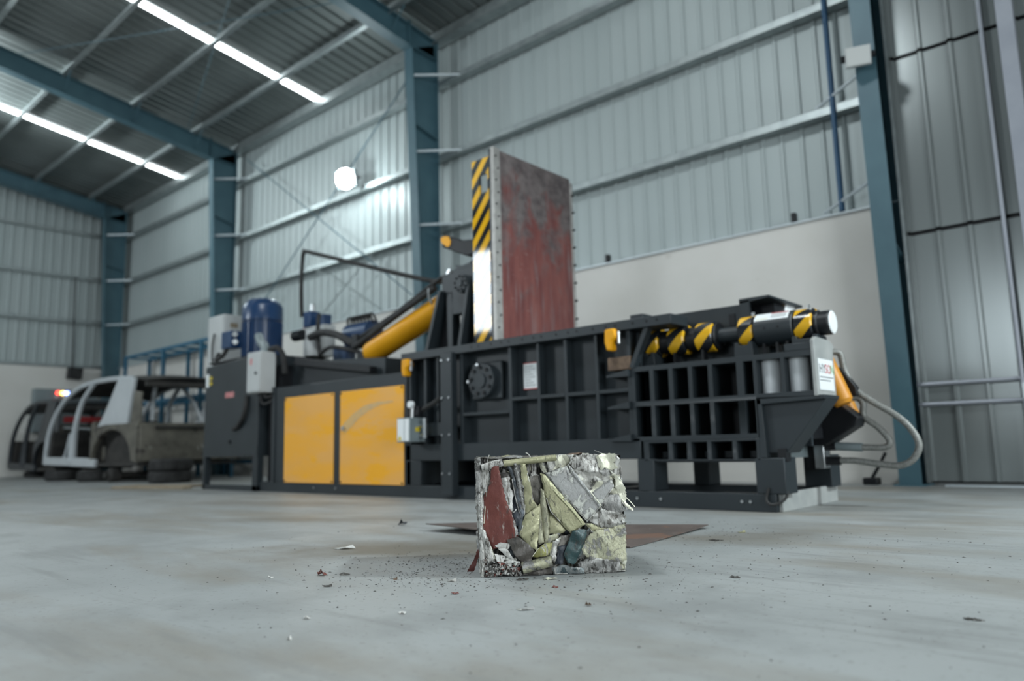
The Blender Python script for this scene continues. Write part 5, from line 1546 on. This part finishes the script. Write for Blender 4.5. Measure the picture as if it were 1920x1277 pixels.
# bare bright rims where a sheet edge is turned over
rnd = random.Random(33)
for i, (nm, mt_, dep, poly) in enumerate(SHEETS):
    if nm in ('pressed_sheet', 'white_shard') or mt_ in ('navy', 'darkgrey', 'darkbrown', 'teal'):
        continue
    k0 = rnd.randrange(len(poly))
    e_ = [poly[(k0 + q) % len(poly)] for q in range(3)]
    cu, cv = sum(a for a, b in poly) / len(poly), sum(b for a, b in poly) / len(poly)
    pts_ = [tuple(bl((a + (cu - a) * 0.03) / 1000, max(0.004, (b + (cv - b) * 0.03) / 1000), (dep + 1) / 1000)) for a, b in e_]
    part('turned_edge', MB().tube(pts_, 0.0013, 5, 0), rnd.choice(['creamwhite', 'whitechip', 'greywhite']), bale)

# small folded scraps wedged into the gaps between the larger sheets
rnd = random.Random(21)
GAPS = ['greywhite', 'grey', 'olivegrey', 'taupe', 'olivechip', 'whitechip', 'slate', 'darkgrey', 'patchy']
for k in range(46):
    cu, cv = rnd.uniform(0.005, BW - 0.005), rnd.uniform(0.012, BH - 0.012)
    w_, h_ = rnd.uniform(0.012, 0.035), rnd.uniform(0.02, 0.06)
    a_ = rnd.uniform(-0.9, 0.9)
    pts_ = []
    for q in range(6):
        an_ = q * math.pi / 3 + rnd.uniform(-0.3, 0.3)
        x_, y_ = w_ * math.cos(an_) * rnd.uniform(0.7, 1.1), h_ * math.sin(an_) * rnd.uniform(0.7, 1.1)
        pts_.append((min(max(cu + x_ * math.cos(a_) - y_ * math.sin(a_), -0.004), BW + 0.006), min(max(cv + x_ * math.sin(a_) + y_ * math.cos(a_), 0.003), BH)))
    sheet('wedged_scrap', GAPS[k % len(GAPS)], pts_, rnd.uniform(-0.022, -0.008), 500 + k, amp=0.005, roll=0.003, jag=0.003, scale=30, tilt=(rnd.uniform(-0.35, 0.35), rnd.uniform(-0.25, 0.25)))


# beads pressed into the olive bar
def rod(name, pts, r, material, n=8, smooth=4):
    return part(name, MB().tube([tuple(bl(*p)) for p in pts], r, n, smooth), material, bale)


rod('pressed_bead', [(0.222, 0.262, 0.013), (0.245, 0.235, 0.016), (0.285, 0.19, 0.016), (0.31, 0.155, 0.012)], 0.0035, 'olive')
# rolled sheets
def roll_sheet(name, a, b, r, material, turns=1.6, seed=1):
    a, b = Vector(bl(*a)), Vector(bl(*b))
    ax = (b - a).normalized()
    s1 = ax.orthogonal().normalized()
    s2 = ax.cross(s1)
    mb = MB()
    nA, nL = int(26 * turns), 9
    for inner in (0, 0.0016):
        for i in range(nA + 1):
            f = i / nA
            an = 2 * math.pi * turns * f
            for j in range(nL + 1):
                g = j / nL
                rr_ = r * (1 - 0.42 * f) * (1 + 0.14 * noise.noise(Vector((g * 4, an * 0.8, seed)))) - inner
                p = a.lerp(b, g) + s1 * (rr_ * math.cos(an)) + s2 * (rr_ * math.sin(an))
                mb.v.append((p.x, p.y, max(p.z, 0.002)))
    n1 = (nA + 1) * (nL + 1)
    for u_ in (0, n1):
        for i in range(nA):
            for j in range(nL):
                q = u_ + i * (nL + 1) + j
                mb.f.append((q, q + 1, q + nL + 2, q + nL + 1))
    per = [j for j in range(nL + 1)] + [i * (nL + 1) + nL for i in range(1, nA + 1)] + [nA * (nL + 1) + j for j in range(nL - 1, -1, -1)] + [i * (nL + 1) for i in range(nA - 1, 0, -1)]
    for p, q in zip(per, per[1:] + per[:1]):
        mb.f.append((p, q, q + n1, p + n1))
    return part(name, mb, material, bale)


roll_sheet('rolled_sheet', (0.000, 0.333, 0.004), (0.066, 0.350, 0.010), 0.0135, 'greywhite', 2.2, 2)
roll_sheet('rolled_sheet', (0.068, 0.347, 0.004), (0.235, 0.361, 0.002), 0.0125, 'olive', 1.4, 3)
roll_sheet('rolled_sheet', (0.120, 0.023, 0.004), (0.212, 0.042, 0.006), 0.0195, 'olivechip', 1.5, 4)


# left face: long upright folds
def left_frame(p, v, d):
    return B0 + BN * (-p) - BU * d + Vector((0, 0, v))


rnd = random.Random(5)
pal = ['greywhite', 'grey', 'greywhite', 'whitechip', 'taupe', 'grey', 'primer', 'greywhite', 'darkbrown']
x = 0.003
i = 0
while x < BD - 0.015:
    w = rnd.uniform(0.012, 0.026)
    z = 0.004
    while z < 0.34:
        h = rnd.uniform(0.07, 0.2)
        z1 = min(z + h, 0.357)
        if z1 > 0.33:
            z1 = 0.357
        s = rnd.uniform(-0.006, 0.006)
        sheet('side_fold', pal[rnd.randrange(len(pal))], [(x, z), (x + w, z + rnd.uniform(-0.004, 0.01)), (x + w + s, z1), (x + s, z1 - rnd.uniform(0, 0.008))],
              rnd.uniform(0.003, 0.010), 200 + i, left_frame, amp=0.004, roll=0.005, step=0.008, jag=0.002, scale=34)
        z = z1 - 0.006
        i += 1
    x += w * 0.82


# right face and top
def right_frame(p, v, d):
    return B0 + BU * BW + BN * (-p) + BU * d + Vector((0, 0, v))


def top_frame(p, q, d):
    return B0 + BU * p - BN * q + Vector((0, 0, BH + d))


for k in range(12):
    p0_, z0_ = rnd.uniform(0.0, 0.28), rnd.uniform(0.0, 0.26)
    w, h = rnd.uniform(0.05, 0.11), rnd.uniform(0.06, 0.13)
    sheet('crumpled_sheet', ['creamwhite', 'olivechip', 'greywhite', 'grey', 'patchy'][k % 5], [(p0_, z0_), (p0_ + w, z0_ + rnd.uniform(-0.0, 0.03)), (p0_ + w * 0.9, z0_ + h), (p0_ + 0.01, z0_ + h * 0.9)],
          rnd.uniform(0.002, 0.010), 300 + k, right_frame, amp=0.009, jag=0.004, scale=26)
for k in range(14):
    p0_, q0_ = rnd.uniform(0.0, 0.34), rnd.uniform(0.0, 0.28)
    w, h = rnd.uniform(0.06, 0.13), rnd.uniform(0.05, 0.10)
    sheet('crumpled_sheet', ['rust', 'olive', 'greywhite', 'patchy', 'olivechip', 'grey'][k % 6], [(p0_, q0_), (p0_ + w, q0_ + rnd.uniform(-0.0, 0.02)), (p0_ + w * 0.95, q0_ + h), (p0_ + 0.005, q0_ + h * 0.9)],
          rnd.uniform(-0.001, 0.003), 400 + k, top_frame, amp=0.003, roll=0.006, jag=0.003, scale=22)
# loose curled slivers standing off the edges
for a, b, c, m_ in (((0.018, 0.352, 0.0), (0.02, 0.366, 0.002), (0.024, 0.374, 0.0), 'greywhite'), ((0.155, 0.362, 0.0), (0.148, 0.374, 0.0), (0.14, 0.378, 0.002), 'whitechip'),
                    ((0.385, 0.37, 0.0), (0.37, 0.377, 0.0), (0.36, 0.380, 0.003), 'grey'), ((0.452, 0.235, 0.0), (0.468, 0.218, 0.004), (0.483, 0.20, 0.004), 'creamwhite'),
                    ((0.095, 0.195, 0.012), (0.101, 0.2, 0.016), (0.104, 0.205, 0.014), 'whitechip'), ((0.255, 0.225, 0.016), (0.262, 0.235, 0.02), (0.268, 0.222, 0.018), 'whitechip')):
    part('curled_sliver', MB().tube([tuple(bl(*a)), tuple(bl(*b)), tuple(bl(*c))], 0.0016, 5, 4), m_, bale)
sheet('red_tail', 'red', [(-0.05, 0.002), (-0.028, 0.004), (-0.008, 0.06), (-0.014, 0.075), (-0.026, 0.045)], -0.10, 77, amp=0.003, roll=0.0)
# chewed fragments along the left foot
mb = MB()
rnd = random.Random(11)
frag = {}
for k in range(420):
    u_, v_ = rnd.uniform(-0.002, 0.118), rnd.uniform(0.003, 0.062)
    if v_ > 0.062 - 0.2 * max(0, u_ - 0.06):
        continue
    s = rnd.uniform(0.003, 0.0085)
    d_ = rnd.uniform(-0.006, 0.008)
    key = rnd.choice(['greywhite', 'grey', 'greywhite', 'grey', 'whitechip', 'primer', 'taupe', 'grey', 'primer', 'red'])
    m_ = frag.setdefault(key, MB())
    b = len(m_.v)
    for _ in range(5):
        m_.v.append(tuple(bl(u_ + rnd.uniform(-s, s), max(0.002, v_ + rnd.uniform(-s, s)), d_ + rnd.uniform(-s, s) * 0.9)))
    m_.f += [(b, b + 1, b + 2), (b, b + 2, b + 3), (b, b + 3, b + 1), (b + 1, b + 2, b + 4), (b + 2, b + 3, b + 4), (b + 3, b + 1, b + 4)]
for key, m_ in frag.items():
    o = part('chewed_fragments', m_, key, bale, angle=5)
    o['kind'] = 'stuff'

# ================================================================== SCRAPS ON THE FLOOR
def flake(x, y, r, material, label, seed, flat=0.35, elong=1.6, ang=0.0):
    rnd_ = random.Random(seed)
    mb = MB()
    n = 9
    ca, sa = math.cos(ang), math.sin(ang)
    ring = []
    for i in range(n):
        a = 2 * math.pi * i / n
        rr_ = r * rnd_.uniform(0.65, 1.1)
        px_, py_ = rr_ * elong * math.cos(a), rr_ * math.sin(a)
        ring.append((x + px_ * ca - py_ * sa, y + px_ * sa + py_ * ca, abs(rnd_.gauss(0, r * flat)) * (1 if i % 2 else 0.4)))
    for up in (0.0, 0.0012):
        mb.v.append((x, y, r * flat * 0.7 + up))
        mb.v += [(a, b, c + up) for a, b, c in ring]
    for i in range(n):
        j = (i + 1) % n
        mb.f += [(0, 1 + i, 1 + j), (n + 1, n + 2 + j, n + 2 + i), (1 + i, n + 2 + i, n + 2 + j, 1 + j)]
    zmin = min(v[2] for v in mb.v)
    mb.v = [(a, b, c - zmin + 0.0003) for a, b, c in mb.v]
    return single('metal_flake', mb, material, label, 'metal scrap', 'scraps on the floor', angle=20)


FL = [(-2.611, 1.893, 0.020, 'whitechip', 'white bent strip of scrap left of the bale, half dark', 0.5, 2.4, 0.7),
      (-2.131, 1.454, 0.014, 'red', 'red paint flake lying alone left of the bale', 0.6, 1.3, 0.4),
      (-2.075, 1.50, 0.011, 'darkgrey', 'dark grey crumb touching the red flake left of the bale', 0.5, 1.7, 0.5),
      (-3.148, 2.648, 0.022, 'navy', 'black lump on the open floor before the baler panels', 0.9, 1.2, 0.2),
      (-1.545, 1.485, 0.008, 'red', 'small red flake just before the left foot of the bale', 0.5, 1.4, 0.6),
      (-1.62, 1.064, 0.0075, 'whitechip', 'white crumb nearest the lower left of the floor flakes', 0.8, 1.4, 0.3),
      (-1.474, 1.237, 0.0085, 'whitechip', 'white square flake in the open floor before the bale', 0.8, 1.1, 0.9),
      (-1.477, 0.928, 0.0045, 'whitechip', 'tiny bright white chip closest to the camera', 0.7, 1.0, 0.2),
      (-1.253, 1.445, 0.010, 'primer', 'pale grey curled strip before the middle of the bale', 0.5, 2.4, 0.75),
      (-1.469, 1.814, 0.0085, 'creamwhite', 'cream sliver lying against the foot of the bale', 0.3, 2.6, 0.8),
      (-1.373, 1.715, 0.0075, 'red', 'red oval flake before the middle of the bale', 0.4, 1.3, 0.7),
      (-1.529, 1.752, 0.011, 'darkgrey', 'dark bent shred at the foot of the bale below the olive roll', 0.5, 2.0, 0.7),
      (-1.865, 1.538, 0.007, 'rust', 'brown crumb in the shadow left of the bale', 0.6, 1.3, 0.1),
      (-1.945, 1.346, 0.010, 'darkgrey', 'dark flat shred below the lone red flake', 0.3, 1.8, 0.5),
      (-2.23, 1.329, 0.007, 'whitechip', 'white speck far left of the bale', 0.5, 1.5, 0.2),
      (-1.488, 3.176, 0.013, 'olive', 'olive chip on the floor right of the steel plate', 0.5, 1.5, 0.5),
      (-1.456, 2.876, 0.013, 'darkgrey', 'dark splinter on the floor right of the plate tip', 0.4, 2.6, 0.6),
      (-1.695, 1.619, 0.0105, 'greywhite', 'grey curled shaving beside the left foot of the bale', 0.4, 1.8, 0.6),
      (-1.156, 1.572, 0.007, 'rust', 'brown curled leaf of rust right of the pale strip', 0.7, 1.2, 1.2),
      (-0.383, 1.933, 0.009, 'darkgrey', 'dark twig of metal at the far right of the floor', 0.4, 2.4, 0.2),
      (-1.03, 2.13, 0.008, 'darkgrey', 'dark bent shred on the floor right of the bale', 0.6, 2.0, 0.4)]
for i, (x, y, r, m_, lab, fl_, el, an) in enumerate(FL):
    flake(x, y, r, m_, lab, 50 + i, fl_, el, an)

# grit too fine to count
mb = MB()
rnd = random.Random(3)


def grit(x, y, s):
    b = len(mb.v)
    a0 = rnd.uniform(0, 6.28)
    el = rnd.uniform(1, 2.4)
    ca, sa = math.cos(a0), math.sin(a0)
    for i in range(3):
        a = a0 + i * 2.09
        px_, py_ = s * el * math.cos(i * 2.09), s * math.sin(i * 2.09)
        mb.v.append((x + px_ * ca - py_ * sa, y + px_ * sa + py_ * ca, 0.0002))
    mb.v.append((x, y, s * 0.7))
    mb.f.extend([(b, b + 1, b + 3), (b + 1, b + 2, b + 3), (b + 2, b, b + 3), (b, b + 2, b + 1)])


for k in range(2600):
    g = rnd.random()
    if g < 0.45:
        x, y = rnd.gauss(-1.85, 0.22), rnd.gauss(1.75, 0.2)
    elif g < 0.65:
        x, y = rnd.gauss(-1.35, 0.3), rnd.gauss(2.0, 0.3)
    elif g < 0.8:
        x, y = rnd.gauss(-1.6, 0.35), rnd.gauss(2.95, 0.3)
    else:
        x, y = rnd.uniform(-3.2, -0.2), rnd.uniform(0.9, 3.6)
    q_ = Vector((x, y, 0)) - B0
    if -0.03 < q_.dot(BU) < BW + 0.03 and -BD - 0.03 < q_.dot(BN) < 0.02:
        continue
    grit(x, y, min(0.0045, abs(rnd.gauss(0, 0.0016)) + 0.0006))
single('floor_grit', mb, 'darkgrey', 'fine dark metal grit scattered on the floor round the bale', 'grit', kind='stuff', angle=5)
